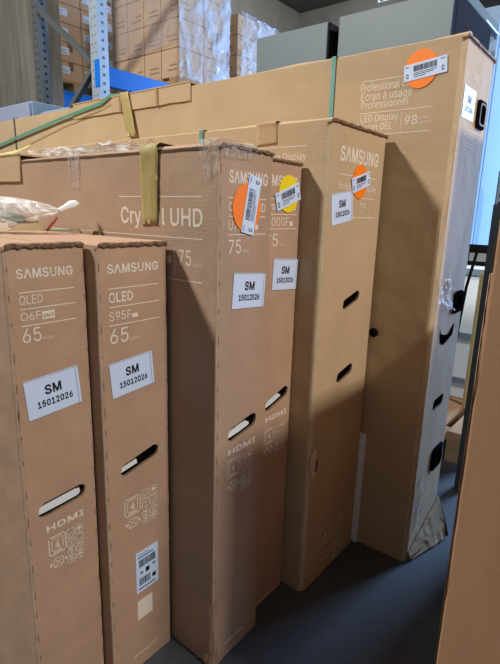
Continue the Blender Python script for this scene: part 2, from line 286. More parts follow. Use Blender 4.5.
    '02,38,373,19,341,5,305,-4|11.13.12,11.14.13,10.14.11,10.15.14,10.16.15,9.16.10,9.30.16,30.17.16,9.31.30,29.17.30,28.17.29,9.32.31,27.17.28,27.18.17,8.32.9,26.18.27,8.33.32,25.18.26,25.19.18,24.19.25,8.34.33,23.19.24,7.34'
    '.8,23.20.19,22.20.23,7.35.34,21.20.22,6.35.7,6.36.35,5.36.6,5.37.36,5.38.37,4.38.5,49.51.50,49.52.51,49.53.52,4.39.38,48.53.49,48.54.53,3.39.4,47.54.48,3.40.39,46.54.47,46.55.54,45.55.46,3.41.40,44.55.45,2.41.3,44.56.55,'
    '43.56.44,2.42.41,42.56.43,2.56.42,2.57.56,1.57.2,1.58.57,1.59.58,0.59.1;rD|502|219,0,157,0,96,0,96,29,96,57,155,57,215,57,272,63,318,81,354,110,379,149,394,198,399,255,394,312,379,361,354,399,320,428,275,446,221,452,157,'
    '452,93,452,93,480,93,509,159,509,225,509,294,501,353,478,399,441,433,391,455,329,462,255,455,181,433,119,398,68,351,31,291,8,125,509,125,254,125,0,92,0,60,0,60,254,60,509,92,509|21.23.22,21.24.23,21.25.24,21.26.25,20.26.'
    '21,20.19.26,19.18.26,18.27.26,17.27.18,16.27.17,16.28.27,15.28.16,14.28.15,14.29.28,13.29.14,13.30.29,12.30.13,11.30.12,11.31.30,10.31.11,10.32.31,9.32.10,9.33.32,8.33.9,7.33.8,7.34.33,6.34.7,3.5.4,3.6.5,3.34.6,3.35.34,2'
    '.35.3,2.0.35,1.0.2,41.43.42,41.36.43,41.37.36,40.37.41,40.38.37,39.38.40;rE|419|60,0,60,254,60,509,216,509,372,509,372,480,372,452,249,452,125,452,125,369,125,286,240,286,355,286,355,257,355,229,240,229,125,229,125,143,1'
    '25,57,250,57,375,57,375,29,375,0,218,0|1.8.2,8.3.2,8.4.3,8.5.4,8.6.5,1.9.8,7.6.8,1.10.9,1.11.10,1.12.11,1.13.12,1.14.13,0.16.1,16.14.1,0.17.16,15.14.16,0.18.17,0.19.18,0.20.19,0.21.20,0.22.21,23.22.0;rF|410|60,0,60,254,6'
    '0,509,215,509,369,509,369,480,369,452,247,452,125,452,125,365,125,278,235,278,346,278,346,250,346,221,235,221,125,221,125,111,125,0,92,0|1.8.2,8.3.2,8.4.3,8.5.4,8.6.5,1.9.8,7.6.8,1.10.9,1.11.10,1.12.11,1.13.12,0.16.1,16.'
    '13.1,16.14.13,0.17.16,15.14.16,0.18.17,19.18.0;rG|520|269,-7,205,1,149,25,104,64,69,116,47,179,40,254,47,329,69,393,103,445,149,484,203,508,265,516,304,513,340,504,374,489,403,469,429,445,449,416,465,384,474,349,441,349,'
    '408,349,399,372,387,393,373,411,356,427,337,439,315,448,291,454,265,456,222,450,183,432,150,404,125,364,109,314,103,254,109,194,125,145,151,105,184,76,224,59,269,53,309,57,345,71,374,93,396,123,410,160,415,202,425,201,43'
    '4,199,358,199,283,199,283,227,283,256,380,256,478,256,478,228,478,200,471,141,451,91,419,50,377,19,326,0|11.13.12,11.14.13,10.14.11,10.15.14,10.16.15,9.16.10,9.30.16,30.17.16,9.31.30,29.17.30,28.17.29,9.32.31,27.17.28,8.'
    '32.9,27.18.17,26.18.27,8.33.32,25.18.26,25.19.18,24.19.25,8.34.33,7.34.8,23.19.24,23.20.19,22.20.23,7.35.34,21.20.22,6.35.7,6.36.35,53.55.54,53.56.55,53.57.56,5.36.6,5.37.36,53.58.57,52.48.53,48.58.53,52.51.48,51.47.48,4'
    '9.58.48,50.58.49,50.59.58,47.50.51,47.59.50,5.38.37,4.38.5,46.59.47,4.39.38,46.60.59,45.60.46,3.39.4,3.40.39,44.60.45,44.61.60,3.41.40,43.61.44,2.41.3,2.42.41,42.61.43,2.61.42,2.62.61,1.62.2,1.63.62,0.63.1;rH|517|60,0,60'
    ',254,60,509,92,509,125,509,125,399,125,289,258,289,392,289,392,399,392,509,425,509,457,509,457,254,457,0,425,0,392,0,392,116,392,232,258,232,125,232,125,116,125,0,92,0|1.3.2,1.4.3,1.5.4,9.11.10,9.12.11,9.13.12,1.6.5,8.13'
    '.9,1.7.6,1.8.7,1.13.8,0.20.1,20.13.1,20.19.13,19.18.13,18.14.13,0.21.20,17.14.18,0.22.21,16.14.17,23.22.0,15.14.16;rI|300|31,0,31,29,31,57,75,57,118,57,118,254,118,452,75,452,31,452,31,480,31,509,150,509,269,509,269,480,'
    '269,452,226,452,183,452,183,254,183,57,226,57,269,57,269,29,269,0,150,0|9.11.10,9.12.11,9.13.12,8.13.9,8.14.13,7.14.8,6.14.7,5.16.6,16.14.6,5.17.16,15.14.16,4.17.5,4.18.17,1.3.2,1.4.3,1.18.4,1.19.18,1.20.19,1.21.20,1.22.'
    '21,0.22.1,23.22.0;rL|393|60,0,60,254,60,509,92,509,125,509,125,283,125,57,243,57,361,57,361,29,361,0,211,0|1.3.2,1.4.3,1.5.4,1.6.5,0.6.1,0.7.6,0.8.7,0.9.8,0.10.9,11.10.0;rM|628|60,0,60,254,60,509,106,509,152,509,214,348,'
    '277,187,282,174,287,159,293,141,299,123,305,103,311,84,317,65,322,49,314,49,307,49,312,65,318,83,324,102,330,121,336,140,342,158,348,174,352,187,414,348,476,509,522,509,568,509,568,254,568,0,536,0,504,0,504,145,504,291,5'
    '04,308,504,327,505,347,505,369,506,391,506,413,507,435,507,457,510,457,513,457,505,433,498,409,490,386,482,363,474,341,467,322,461,305,456,291,399,145,342,0,314,0,286,0,228,145,170,291,165,304,159,321,152,340,145,361,137'
    ',384,129,408,121,432,112,457,115,457,119,457,119,437,120,416,120,394,121,372,121,350,122,328,122,309,122,291,122,145,122,0,91,0|1.3.2,1.66.3,66.4.3,66.67.4,67.68.4,68.5.4,25.27.26,25.42.27,42.28.27,42.43.28,43.44.28,44.2'
    '9.28,1.65.66,69.5.68,25.41.42,45.41.44,41.29.44,70.65.69,65.5.69,25.45.41,45.40.41,25.46.45,1.70.65,70.64.65,1.71.70,25.47.46,1.72.71,25.48.47,1.73.72,25.49.48,1.74.73,24.49.25,24.50.49,1.75.74,24.51.50,1.76.75,24.52.51,'
    '1.77.76,24.53.52,0.77.1,23.53.24,22.53.23,21.53.22,0.78.77,21.54.53,20.54.21,19.54.20,18.54.19,17.13.18,13.54.18,17.14.13,16.14.17,15.14.16,79.78.0;rN|523|60,0,60,254,60,509,98,509,136,509,240,346,343,183,352,169,363,151'
    ',375,130,388,107,401,82,414,55,409,54,405,54,402,81,401,108,400,134,399,157,399,178,399,195,399,352,399,509,431,509,463,509,463,254,463,0,425,0,387,0,294,145,202,290,190,310,177,331,164,354,148,381,130,413,108,452,113,45'
    '3,119,454,121,417,122,384,123,354,124,328,125,307,125,291,125,145,125,0,93,0|1.3.2,1.36.3,36.4.3,36.38.4,38.5.4,21.23.22,21.24.23,21.25.24,36.37.38,39.35.38,35.5.38,1.39.36,39.35.36,1.40.39,34.5.35,1.41.40,33.5.34,32.5.3'
    '3,1.42.41,20.25.21,32.6.5,31.6.32,1.43.42,30.6.31,1.44.43,1.45.44,29.6.30,0.45.1,20.26.25,19.26.20,29.7.6,18.26.19,29.8.7,17.26.18,29.9.8,0.46.45,28.9.29,16.26.17,28.10.9,15.26.16,28.11.10,28.14.11,14.12.11,14.12.15,12.2'
    '6.15,13.26.12,14.26.13,28.26.14,47.46.0,27.26.28;rO|533|267,-7,205,1,150,25,105,63,70,115,48,179,40,254,48,329,70,393,105,445,150,484,205,508,267,516,329,508,384,484,429,445,464,393,486,329,493,254,486,179,464,115,429,63'
    ',384,25,329,1,267,53,310,59,349,76,383,105,408,144,425,194,430,254,425,314,408,365,383,404,349,433,310,450,267,456,223,450,184,433,151,404,125,364,109,314,103,254,109,194,125,144,151,105,184,76,223,59|11.13.12,10.13.11,1'
    '0.14.13,9.14.10,9.36.14,36.15.14,9.37.36,35.15.36,34.15.35,9.38.37,8.38.9,34.16.15,33.16.34,8.39.38,32.16.33,8.40.39,7.40.8,32.17.16,31.17.32,7.41.40,6.41.7,31.18.17,30.18.31,6.42.41,5.42.6,5.43.42,29.18.30,29.19.18,5.44'
    '.43,28.19.29,28.20.19,4.44.5,4.45.44,27.20.28,3.45.4,27.21.20,3.46.45,26.21.27,3.47.46,25.21.26,2.47.3,25.22.21,2.24.47,24.22.25,2.22.24,1.22.2,1.23.22,1.0.23;rP|445|60,0,60,254,60,509,148,509,235,509,289,503,332,487,366'
    ',462,390,430,404,391,409,348,404,304,390,265,366,233,332,207,289,191,235,186,172,186,109,186,109,214,109,242,171,242,233,242,269,246,297,256,318,272,333,294,342,319,344,348,342,376,333,402,318,423,297,439,268,449,232,452'
    ',178,452,125,452,125,226,125,0,92,0|1.36.2,36.3.2,36.4.3,36.5.4,36.6.5,36.7.6,36.34.7,34.33.7,33.8.7,1.20.36,20.37.36,35.34.36,32.8.33,31.8.32,31.9.8,30.9.31,29.9.30,29.10.9,28.10.29,27.10.28,27.11.10,26.11.27,26.12.11,2'
    '5.12.26,24.12.25,24.13.12,23.13.24,0.20.1,22.13.23,0.19.20,37.21.20,37.22.21,37.13.22,37.14.13,38.17.37,17.14.37,0.18.19,17.15.14,17.16.15,0.17.18,0.38.17,39.38.0;rQ|533|245,159,279,159,313,159,341,122,369,85,377,75,384,'
    '65,426,9,468,-48,435,-48,401,-48,373,-11,346,27,338,36,331,46,288,102,267,-7,205,1,150,25,105,63,70,115,48,179,40,254,48,329,70,393,105,445,150,484,205,508,267,516,329,508,384,484,429,445,464,393,486,329,493,254,486,179,'
    '464,115,429,63,384,25,329,1,267,53,310,59,349,76,383,105,408,144,425,194,430,254,425,314,408,365,383,404,349,433,310,450,267,456,223,450,184,433,151,404,125,364,109,314,103,254,109,194,125,144,151,105,184,76,223,59|15.1.'
    '0,15.2.1,15.3.2,15.4.3,14.4.15,14.5.4,14.6.5,14.7.6,13.7.14,12.7.13,11.7.12,11.8.7,10.8.11,9.8.10,27.29.28,26.29.27,26.30.29,25.30.26,25.52.30,52.31.30,25.53.52,51.31.52,50.31.51,25.54.53,24.54.25,50.32.31,49.32.50,24.55'
    '.54,48.32.49,24.56.55,23.56.24,48.33.32,47.33.48,23.57.56,22.57.23,47.34.33,46.34.47,22.58.57,21.58.22,21.59.58,45.34.46,45.35.34,21.60.59,44.35.45,44.36.35,20.60.21,20.61.60,43.36.44,19.61.20,43.37.36,19.62.61,42.37.43,'
    '19.63.62,41.37.42,18.63.19,41.38.37,18.40.63,40.38.41,18.38.40,17.38.18,17.39.38,17.16.39;rS|447|224,-9,172,-4,128,9,91,31,64,60,46,96,38,137,71,137,104,137,110,110,123,88,142,71,166,59,194,52,224,49,257,52,286,60,311,74'
    ',329,92,341,114,346,139,342,161,332,179,316,193,296,205,272,214,245,222,214,231,184,239,128,260,86,289,60,326,52,372,58,413,75,448,102,476,138,498,180,511,227,516,275,511,316,498,351,476,377,449,394,415,401,378,369,378,3'
    '37,378,326,412,302,437,267,453,225,459,194,456,167,448,145,435,129,418,118,398,115,376,119,352,131,334,148,319,169,308,191,300,212,293,238,286,264,279,287,272,312,264,336,252,359,238,379,220,395,198,405,171,408,139,403,9'
    '9,386,64,360,34,323,11,278,-4|37.39.38,36.39.37,36.40.39,35.40.36,35.41.40,35.42.41,34.50.35,50.42.35,34.51.50,49.42.50,34.52.51,48.42.49,48.43.42,33.52.34,33.53.52,47.43.48,33.54.53,33.55.54,47.44.43,32.55.33,46.44.47,3'
    '2.56.55,45.44.46,32.57.56,31.57.32,31.58.57,31.59.58,30.59.31,30.60.59,30.61.60,30.62.61,30.63.62,29.63.30,29.64.63,29.65.64,29.66.65,29.67.66,28.67.29,28.68.67,27.68.28,27.69.68,26.69.27,25.69.26,25.70.69,24.70.25,23.70'
    '.24,23.71.70,22.71.23,21.71.22,21.72.71,20.72.21,19.72.20,19.73.72,5.7.6,5.8.7,5.9.8,18.73.19,5.10.9,18.74.73,4.10.5,17.74.18,4.11.10,16.74.17,4.12.11,16.75.74,15.75.16,3.12.4,3.13.12,14.75.15,3.14.13,3.75.14,3.76.75,2.7'
    '6.3,2.77.76,1.77.2,1.0.77;rU|517|259,-8,203,-2,154,15,114,43,85,80,66,124,60,173,60,341,60,509,92,509,124,509,124,343,124,178,128,144,141,113,160,87,187,68,220,56,259,52,298,56,331,68,357,87,377,113,389,144,393,178,393,3'
    '43,393,509,425,509,457,509,457,341,457,173,451,124,433,80,403,43,363,15,315,-2|7.9.8,7.10.9,7.11.10,25.27.26,25.28.27,25.29.28,7.12.11,24.29.25,24.30.29,6.12.7,6.13.12,23.30.24,5.13.6,23.31.30,5.14.13,22.31.23,4.14.5,22.'
    '32.31,4.15.14,21.32.22,4.16.15,20.32.21,3.16.4,20.33.32,3.17.16,19.33.20,3.18.17,18.33.19,3.33.18,3.34.33,2.34.3,1.34.2,1.35.34,0.35.1;ra|389|160,-9,126,-5,94,5,68,22,48,45,35,73,30,108,34,138,43,161,58,179,78,193,100,20'
    '3,125,211,152,216,178,220,209,224,234,227,252,230,265,235,273,243,276,255,276,256,276,257,273,279,267,297,256,311,240,322,220,329,196,331,171,329,149,322,132,313,118,301,107,288,100,274,71,283,41,291,57,322,79,346,104,36'
    '4,133,375,163,382,194,384,215,383,239,379,263,372,286,360,306,343,322,320,333,290,337,251,337,126,337,0,307,0,277,0,277,26,277,52,274,52,272,52,264,38,252,25,236,12,215,1,190,-6,170,45,202,49,228,59,248,74,263,93,272,115'
    ',276,138,276,164,276,190,270,186,259,182,246,179,231,176,216,173,200,171,186,169,175,168,154,164,134,159,117,150,103,139,95,124,92,105,94,87,102,72,114,61,130,52,149,47|41.43.42,41.44.43,40.44.41,40.45.44,39.45.40,39.46.'
    '45,38.46.39,38.47.46,37.47.38,37.28.47,28.48.47,37.29.28,27.48.28,37.30.29,26.48.27,37.31.30,36.31.37,25.48.26,25.49.48,36.32.31,24.49.25,36.33.32,23.49.24,35.33.36,23.50.49,35.34.33,22.50.23,21.50.22,20.50.21,19.50.20,1'
    '9.51.50,18.51.19,17.51.18,16.72.17,72.51.17,15.72.16,14.72.15,13.72.14,12.72.13,11.72.12,10.72.11,9.72.10,9.73.72,71.51.72,9.74.73,9.75.74,8.75.9,8.76.75,8.77.76,8.78.77,8.79.78,8.80.79,8.81.80,8.82.81,70.51.71,7.82.8,7.'
    '83.82,7.84.83,7.85.84,69.51.70,6.85.7,69.52.51,6.86.85,68.52.69,5.86.6,5.87.86,67.56.68,56.52.68,5.88.87,66.56.67,4.88.5,4.89.88,4.90.89,65.58.66,58.56.66,4.91.90,65.59.58,57.56.58,55.52.56,64.59.65,4.64.91,4.59.64,3.59.'
    '4,3.60.59,54.52.55,3.61.60,2.61.3,2.62.61,1.62.2,1.63.62,53.52.54,0.63.1;rc|396|207,-8,159,-2,117,16,82,46,56,85,40,133,34,187,40,243,56,291,82,330,117,360,159,378,207,384,234,383,260,377,284,368,305,356,324,341,340,322,'
    '353,301,362,277,332,269,303,262,298,276,290,289,281,301,270,311,257,319,242,325,226,329,207,330,173,325,145,310,124,287,108,258,99,224,96,187,99,151,108,117,124,89,145,66,173,51,207,46,226,48,243,52,258,58,271,66,282,76,'
    '292,89,299,102,304,117,334,110,363,102,354,78,341,56,325,37,306,21,285,9,261,-1,235,-6|11.13.12,11.14.13,10.14.11,10.15.14,10.16.15,9.16.10,9.17.16,9.30.17,30.18.17,8.31.9,31.30.9,29.18.30,28.18.29,8.32.31,27.18.28,27.19'
    '.18,26.19.27,25.19.26,8.33.32,24.19.25,24.20.19,7.33.8,23.20.24,7.34.33,23.21.20,22.21.23,7.35.34,6.35.7,6.36.35,5.36.6,5.37.36,5.38.37,4.38.5,4.39.38,49.51.50,49.52.51,49.53.52,48.53.49,47.53.48,4.40.39,3.40.4,47.54.53,'
    '46.54.47,45.54.46,3.41.40,44.54.45,44.55.54,43.55.44,3.42.41,42.55.43,3.55.42,2.55.3,2.56.55,2.57.56,1.57.2,1.58.57,1.59.58,0.59.1;re|404|212,-8,161,-2,117,16,82,46,56,85,40,132,34,187,39,242,55,290,81,329,115,359,157,37'
    '8,205,384,236,382,266,374,294,361,319,341,341,315,357,282,368,242,371,194,371,182,371,169,223,169,75,169,75,195,75,221,206,221,338,221,324,212,310,202,307,237,298,269,283,294,263,314,237,326,205,330,173,326,146,313,125,2'
    '94,109,270,99,241,96,211,96,194,96,178,100,139,110,106,128,80,151,61,179,50,212,46,234,48,254,53,271,61,285,73,297,88,306,105,335,98,365,91,353,63,335,39,311,19,283,4,249,-5|11.13.12,11.14.13,10.14.11,10.15.14,10.16.15,9'
    '.16.10,9.36.16,36.17.16,9.37.36,35.17.36,8.37.9,34.17.35,8.38.37,34.18.17,33.18.34,8.39.38,32.18.33,8.40.39,7.40.8,32.19.18,7.41.40,31.19.32,31.28.19,28.20.19,6.26.7,26.41.7,26.42.41,30.29.31,29.28.31,6.25.26,42.27.26,42'
    '.28.27,42.20.28,43.20.42,6.24.25,44.20.43,44.21.20,5.24.6,44.22.21,45.23.44,23.22.44,5.23.24,5.45.23,5.46.45,4.46.5,4.47.46,55.57.56,55.58.57,55.59.58,54.59.55,3.47.4,3.48.47,53.59.54,53.60.59,3.49.48,52.60.53,51.60.52,3'
    '.50.49,50.60.51,3.60.50,2.60.3,2.61.60,2.62.61,1.62.2,1.63.62,0.63.1;rf|254|228,379,228,353,228,327,117,327,6,327,6,353,6,379,117,379,81,0,81,216,81,432,84,461,96,486,113,505,135,519,161,527,187,530,207,529,222,527,234,5'
    '24,243,521,235,495,227,468,222,470,215,472,206,473,195,474,171,470,154,460,145,443,142,419,142,209,142,0,111,0|5.7.6,5.0.7,5.1.0,4.1.5,4.2.1,3.2.4,15.17.16,15.18.17,14.18.15,14.19.18,14.20.19,14.21.20,13.21.14,12.21.13,1'
    '2.25.21,25.24.21,24.23.21,23.22.21,11.26.12,26.25.12,11.27.26,11.28.27,10.28.11,10.29.28,10.30.29,9.30.10,9.31.30,8.31.9,8.32.31,33.32.8;rg|425|207,-151,168,-148,134,-140,105,-127,82,-110,64,-91,51,-69,76,-55,101,-41,110'
    ',-53,122,-66,136,-78,154,-88,178,-95,207,-97,249,-92,282,-75,304,-47,311,-6,311,31,311,68,309,68,306,68,298,56,287,41,272,28,252,16,227,8,195,5,152,10,113,27,80,53,55,90,39,136,34,191,39,246,55,293,80,332,112,361,152,378'
    ',196,384,228,382,253,373,273,360,288,346,299,331,308,319,310,319,313,319,313,349,313,379,343,379,372,379,372,185,372,-9,367,-54,350,-90,324,-117,291,-136,251,-147,205,59,237,63,264,75,285,95,300,121,309,154,312,193,309,2'
    '31,300,264,285,291,264,312,237,325,205,330,172,325,145,312,124,290,109,262,99,229,96,193,99,155,109,123,124,96,145,76,172,63|39.41.40,39.42.41,49.51.50,49.52.51,49.53.52,38.42.39,38.43.42,37.43.38,37.44.43,48.53.49,37.45'
    '.44,36.73.37,73.72.37,72.45.37,72.46.45,71.46.72,70.46.71,36.74.73,70.47.46,70.48.47,70.69.48,69.53.48,36.75.74,35.75.36,68.53.69,35.76.75,67.53.68,35.77.76,34.77.35,66.53.67,34.78.77,34.79.78,65.53.66,33.79.34,65.54.53,'
    '33.80.79,64.54.65,32.80.33,32.81.80,63.20.64,20.54.64,32.82.81,62.20.63,31.82.32,31.83.82,61.22.62,22.20.62,61.23.22,21.20.22,19.54.20,31.60.83,60.23.61,31.23.60,31.24.23,30.24.31,30.25.24,18.54.19,30.26.25,29.26.30,29.2'
    '7.26,28.27.29,17.54.18,17.55.54,7.9.8,16.55.17,7.10.9,16.56.55,6.10.7,6.11.10,5.11.6,15.56.16,5.12.11,5.13.12,15.57.56,4.13.5,14.57.15,4.14.13,4.57.14,3.57.4,3.58.57,2.58.3,2.59.58,1.59.2,1.0.59;ri|167|53,0,53,190,53,379'
    ',83,379,114,379,114,190,114,0,83,0,84,443,67,446,54,455,44,468,41,483,44,499,54,512,67,521,84,524,100,521,114,512,123,499,126,483,123,468,114,455,100,446|1.3.2,1.4.3,1.5.4,0.5.1,0.6.5,7.6.0,15.17.16,14.17.15,14.18.17,13.'
    '18.14,13.19.18,12.19.13,12.20.19,11.20.12,11.21.20,10.21.11,10.22.21,9.22.10,9.23.22,8.23.9;rl|189|139,-2,101,3,74,20,58,47,53,84,53,297,53,509,83,509,114,509,114,304,114,99,115,77,120,62,130,54,146,52,154,52,160,53,165,'
    '53,170,54,175,29,181,3,172,1,162,-1,151,-2|5.7.6,5.8.7,5.9.8,5.10.9,4.10.5,4.11.10,3.11.4,3.12.11,3.13.12,3.14.13,17.19.18,16.19.17,15.19.16,14.19.15,3.19.14,2.19.3,2.20.19,1.20.2,0.20.1,0.21.20,0.22.21,0.23.22;rm|610|53'
    ',0,53,190,53,379,82,379,112,379,112,337,112,295,110,295,108,295,118,323,132,346,151,363,172,376,195,384,219,386,257,380,287,361,309,331,321,295,317,295,312,295,322,321,337,343,357,361,381,375,407,383,437,386,468,383,497,'
    '372,522,354,541,328,553,296,557,255,557,128,557,0,526,0,496,0,496,127,496,254,490,289,473,313,447,326,419,330,395,328,374,320,358,307,345,290,338,270,335,247,335,124,335,0,305,0,274,0,274,130,274,260,269,288,253,311,229,'
    '326,199,330,178,328,158,320,140,307,126,289,117,266,114,238,114,119,114,0,83,0|13.15.14,25.27.26,12.15.13,24.27.25,24.28.27,12.16.15,1.3.2,1.4.3,1.5.4,11.16.12,23.28.24,23.29.28,10.16.11,22.29.23,10.17.16,22.30.29,9.58.1'
    '0,58.17.10,21.42.22,42.30.22,1.8.5,8.6.5,58.57.17,57.18.17,9.59.58,21.43.42,41.30.42,41.31.30,9.60.59,21.44.43,40.31.41,56.18.57,8.60.9,20.44.21,8.61.60,20.45.44,39.31.40,55.20.56,20.18.56,8.7.61,7.6.61,6.62.61,20.19.45,'
    '19.46.45,39.32.31,1.6.8,1.62.6,55.19.20,19.18.20,55.46.19,55.47.46,1.63.62,38.32.39,54.47.55,54.48.47,1.64.63,53.48.54,38.33.32,37.33.38,53.49.48,1.65.64,0.65.1,52.49.53,37.34.33,36.34.37,52.50.49,0.66.65,67.66.0,51.50.5'
    '2,35.34.36;rn|410|114,227,114,113,114,0,83,0,53,0,53,190,53,379,82,379,112,379,112,333,112,287,107,287,102,287,124,332,152,362,187,379,227,384,264,380,295,369,321,349,341,321,353,285,357,240,357,120,357,0,327,0,296,0,296'
    ',118,296,235,290,275,273,304,246,323,210,329,184,326,161,317,141,303,126,283,117,257|15.17.16,15.18.17,5.7.6,5.8.7,5.9.8,14.18.15,14.19.18,13.19.14,13.32.19,32.20.19,5.12.9,12.10.9,12.34.13,34.33.13,33.32.13,31.20.32,30.'
    '20.31,30.21.20,12.35.34,29.21.30,12.11.35,11.10.35,10.36.35,5.10.12,5.36.10,29.22.21,5.37.36,28.22.29,5.0.37,28.23.22,27.23.28,5.1.0,4.1.5,27.24.23,26.24.27,4.2.1,3.2.4,25.24.26;ro|415|207,-8,159,-2,117,16,82,46,56,85,40'
    ',133,34,187,40,243,56,291,82,330,117,360,159,378,207,384,256,378,299,360,333,330,359,291,376,243,381,187,376,133,359,85,333,46,299,16,256,-2,207,46,242,51,270,66,292,89,307,117,316,151,319,187,316,224,307,258,292,287,270'
    ',310,242,325,207,330,173,325,145,310,124,287,108,258,99,224,96,187,99,151,108,117,124,89,145,66,173,51|11.13.12,11.14.13,10.14.11,9.14.10,9.15.14,9.36.15,36.35.15,35.16.15,8.37.9,37.36.9,8.38.37,34.16.35,8.39.38,33.16.34'
    ',7.39.8,33.17.16,7.40.39,32.17.33,7.41.40,31.17.32,6.41.7,31.18.17,6.42.41,30.18.31,5.42.6,5.43.42,29.18.30,29.19.18,5.44.43,28.19.29,28.20.19,4.44.5,4.45.44,27.20.28,4.46.45,26.20.27,3.46.4,26.21.20,3.47.46,25.21.26,3.2'
    '4.47,24.21.25,3.21.24,2.21.3,2.22.21,1.22.2,1.23.22,0.23.1;rp|424|53,-143,53,118,53,379,82,379,112,379,112,349,112,319,115,319,118,319,126,331,137,346,152,360,171,373,197,381,229,384,274,378,313,361,345,332,370,293,385,2'
    '45,390,189,385,133,370,84,346,45,313,16,274,-2,229,-8,198,-5,173,4,153,17,138,31,127,46,118,59,116,59,114,59,114,-42,114,-143,83,-143,220,47,253,51,279,66,301,88,316,117,325,151,328,189,325,227,316,261,301,290,280,311,25'
    '3,325,220,330,188,325,161,312,140,291,125,263,116,229,113,189,116,150,125,115,140,86,162,65,188,51|13.15.14,12.15.13,1.3.2,1.4.3,1.5.4,12.16.15,11.16.12,11.17.16,10.17.11,1.6.5,9.17.10,9.50.17,50.49.17,49.18.17,8.50.9,8.'
    '51.50,8.52.51,48.18.49,1.7.6,1.8.7,1.54.8,54.53.8,53.52.8,47.18.48,47.19.18,46.19.47,1.55.54,45.19.46,45.20.19,1.56.55,44.20.45,1.57.56,43.20.44,43.21.20,42.21.43,1.58.57,42.22.21,0.58.1,41.22.42,0.34.58,34.59.58,40.22.4'
    '1,34.60.59,40.23.22,39.23.40,34.33.60,33.32.60,32.61.60,0.35.34,31.61.32,38.23.39,31.38.61,31.23.38,30.23.31,30.24.23,29.24.30,28.24.29,28.25.24,27.25.28,27.26.25,0.36.35,37.36.0;rr|259|53,0,53,190,53,379,82,379,112,379,'
    '112,350,112,321,114,321,115,321,130,347,152,367,181,380,213,385,221,385,229,384,237,384,243,384,243,353,243,322,239,323,230,324,219,325,207,326,182,323,159,315,140,301,126,284,117,262,114,237,114,118,114,0,83,0|11.13.12,'
    '11.14.13,11.15.14,11.16.15,11.17.16,10.17.11,1.3.2,1.4.3,1.5.4,9.17.10,9.18.17,1.6.5,8.22.9,22.21.9,21.20.9,20.19.9,19.18.9,8.23.22,8.24.23,1.7.6,1.8.7,1.26.8,26.25.8,25.24.8,1.27.26,1.28.27,1.29.28,0.29.1,0.30.29,31.30.'
    '0;rs|365|182,-8,145,-5,112,3,84,18,62,38,45,63,36,94,65,100,94,107,105,79,124,60,150,49,181,45,217,50,244,62,262,81,268,103,265,121,254,136,237,147,212,155,181,163,149,170,104,186,72,208,53,237,47,274,51,305,65,332,87,35'
    '4,115,370,149,381,187,384,223,381,254,372,279,358,299,339,314,316,324,290,296,284,268,277,258,298,243,316,219,328,187,333,156,329,131,317,114,299,109,277,112,258,124,243,144,232,172,223,201,216,229,209,275,194,306,171,32'
    '5,142,331,107,326,75,312,47,290,24,260,6,223,-5|31.33.32,31.34.33,30.34.31,30.35.34,29.35.30,29.36.35,28.36.29,28.44.36,44.37.36,28.45.44,43.37.44,27.45.28,27.46.45,42.37.43,27.47.46,42.38.37,41.38.42,26.47.27,26.48.47,4'
    '0.39.41,39.38.41,26.49.48,25.49.26,25.50.49,25.51.50,24.51.25,24.52.51,24.53.52,24.54.53,24.55.54,23.55.24,23.56.55,22.56.23,22.57.56,21.57.22,20.57.21,19.57.20,18.57.19,18.58.57,17.58.18,16.58.17,7.9.8,16.59.58,15.59.16'
    ',6.9.7,5.9.6,14.59.15,5.10.9,14.60.59,4.10.5,13.60.14,4.11.10,12.60.13,4.12.11,12.61.60,4.61.12,3.61.4,3.62.61,2.62.3,2.63.62,1.63.2,1.0.63;rt|227|204,379,204,353,204,327,105,327,6,327,6,353,6,379,105,379,65,471,95,471,1'
    '26,471,126,284,126,98,128,76,136,61,150,53,170,50,177,50,185,51,194,52,202,54,207,28,213,2,203,-1,192,-3,180,-4,168,-4,125,2,92,21,72,52,65,93,65,282|5.7.6,5.0.7,5.1.0,4.1.5,4.2.1,3.2.4,31.9.8,31.10.9,31.11.10,31.12.11,3'
    '0.12.31,30.13.12,29.13.30,29.14.13,29.15.14,19.21.20,29.16.15,18.21.19,28.16.29,17.21.18,16.21.17,28.21.16,28.22.21,27.22.28,26.22.27,26.23.22,26.24.23,26.25.24;ru|410|182,-5,146,-1,115,11,89,31,69,59,57,95,53,139,53,259'
    ',53,379,83,379,114,379,114,262,114,144,119,105,137,75,164,56,200,50,226,53,249,62,268,77,283,97,293,122,296,153,296,266,296,379,327,379,357,379,357,190,357,0,328,0,298,0,298,46,298,92,303,92,307,92,286,47,257,17,222,0|7.'
    '9.8,7.10.9,7.11.10,23.25.24,23.26.25,23.27.26,22.27.23,7.12.11,6.12.7,22.28.27,21.28.22,6.13.12,5.13.6,20.34.21,34.28.21,5.14.13,19.32.20,32.34.20,4.14.5,19.31.32,33.34.32,35.31.34,31.28.34,18.31.19,4.15.14,17.31.18,3.15'
    '.4,3.16.15,16.35.17,35.31.17,3.35.16,3.36.35,30.28.31,2.36.3,2.37.36,1.37.2,1.0.37,29.28.30;rv|389|163,0,90,190,17,379,51,379,84,379,125,267,165,155,177,121,187,87,196,53,206,21,195,21,184,21,194,53,203,87,213,121,224,15'
    '5,264,267,305,379,338,379,371,379,299,190,226,0,194,0|1.3.2,1.4.3,1.5.4,17.19.18,17.20.19,17.21.20,1.6.5,16.21.17,0.6.1,16.22.21,0.7.6,15.22.16,0.8.7,14.22.15,0.13.8,13.9.8,13.9.14,9.22.14,0.12.13,10.22.9,0.11.12,0.10.11'
    ',0.22.10,23.22.0;ry|389|47,-139,54,-112,61,-86,66,-87,71,-87,88,-90,104,-89,118,-84,130,-74,141,-58,151,-36,157,-18,163,-1,90,189,17,379,51,379,84,379,125,267,165,155,177,121,187,87,196,53,206,21,195,21,184,21,193,53,202'
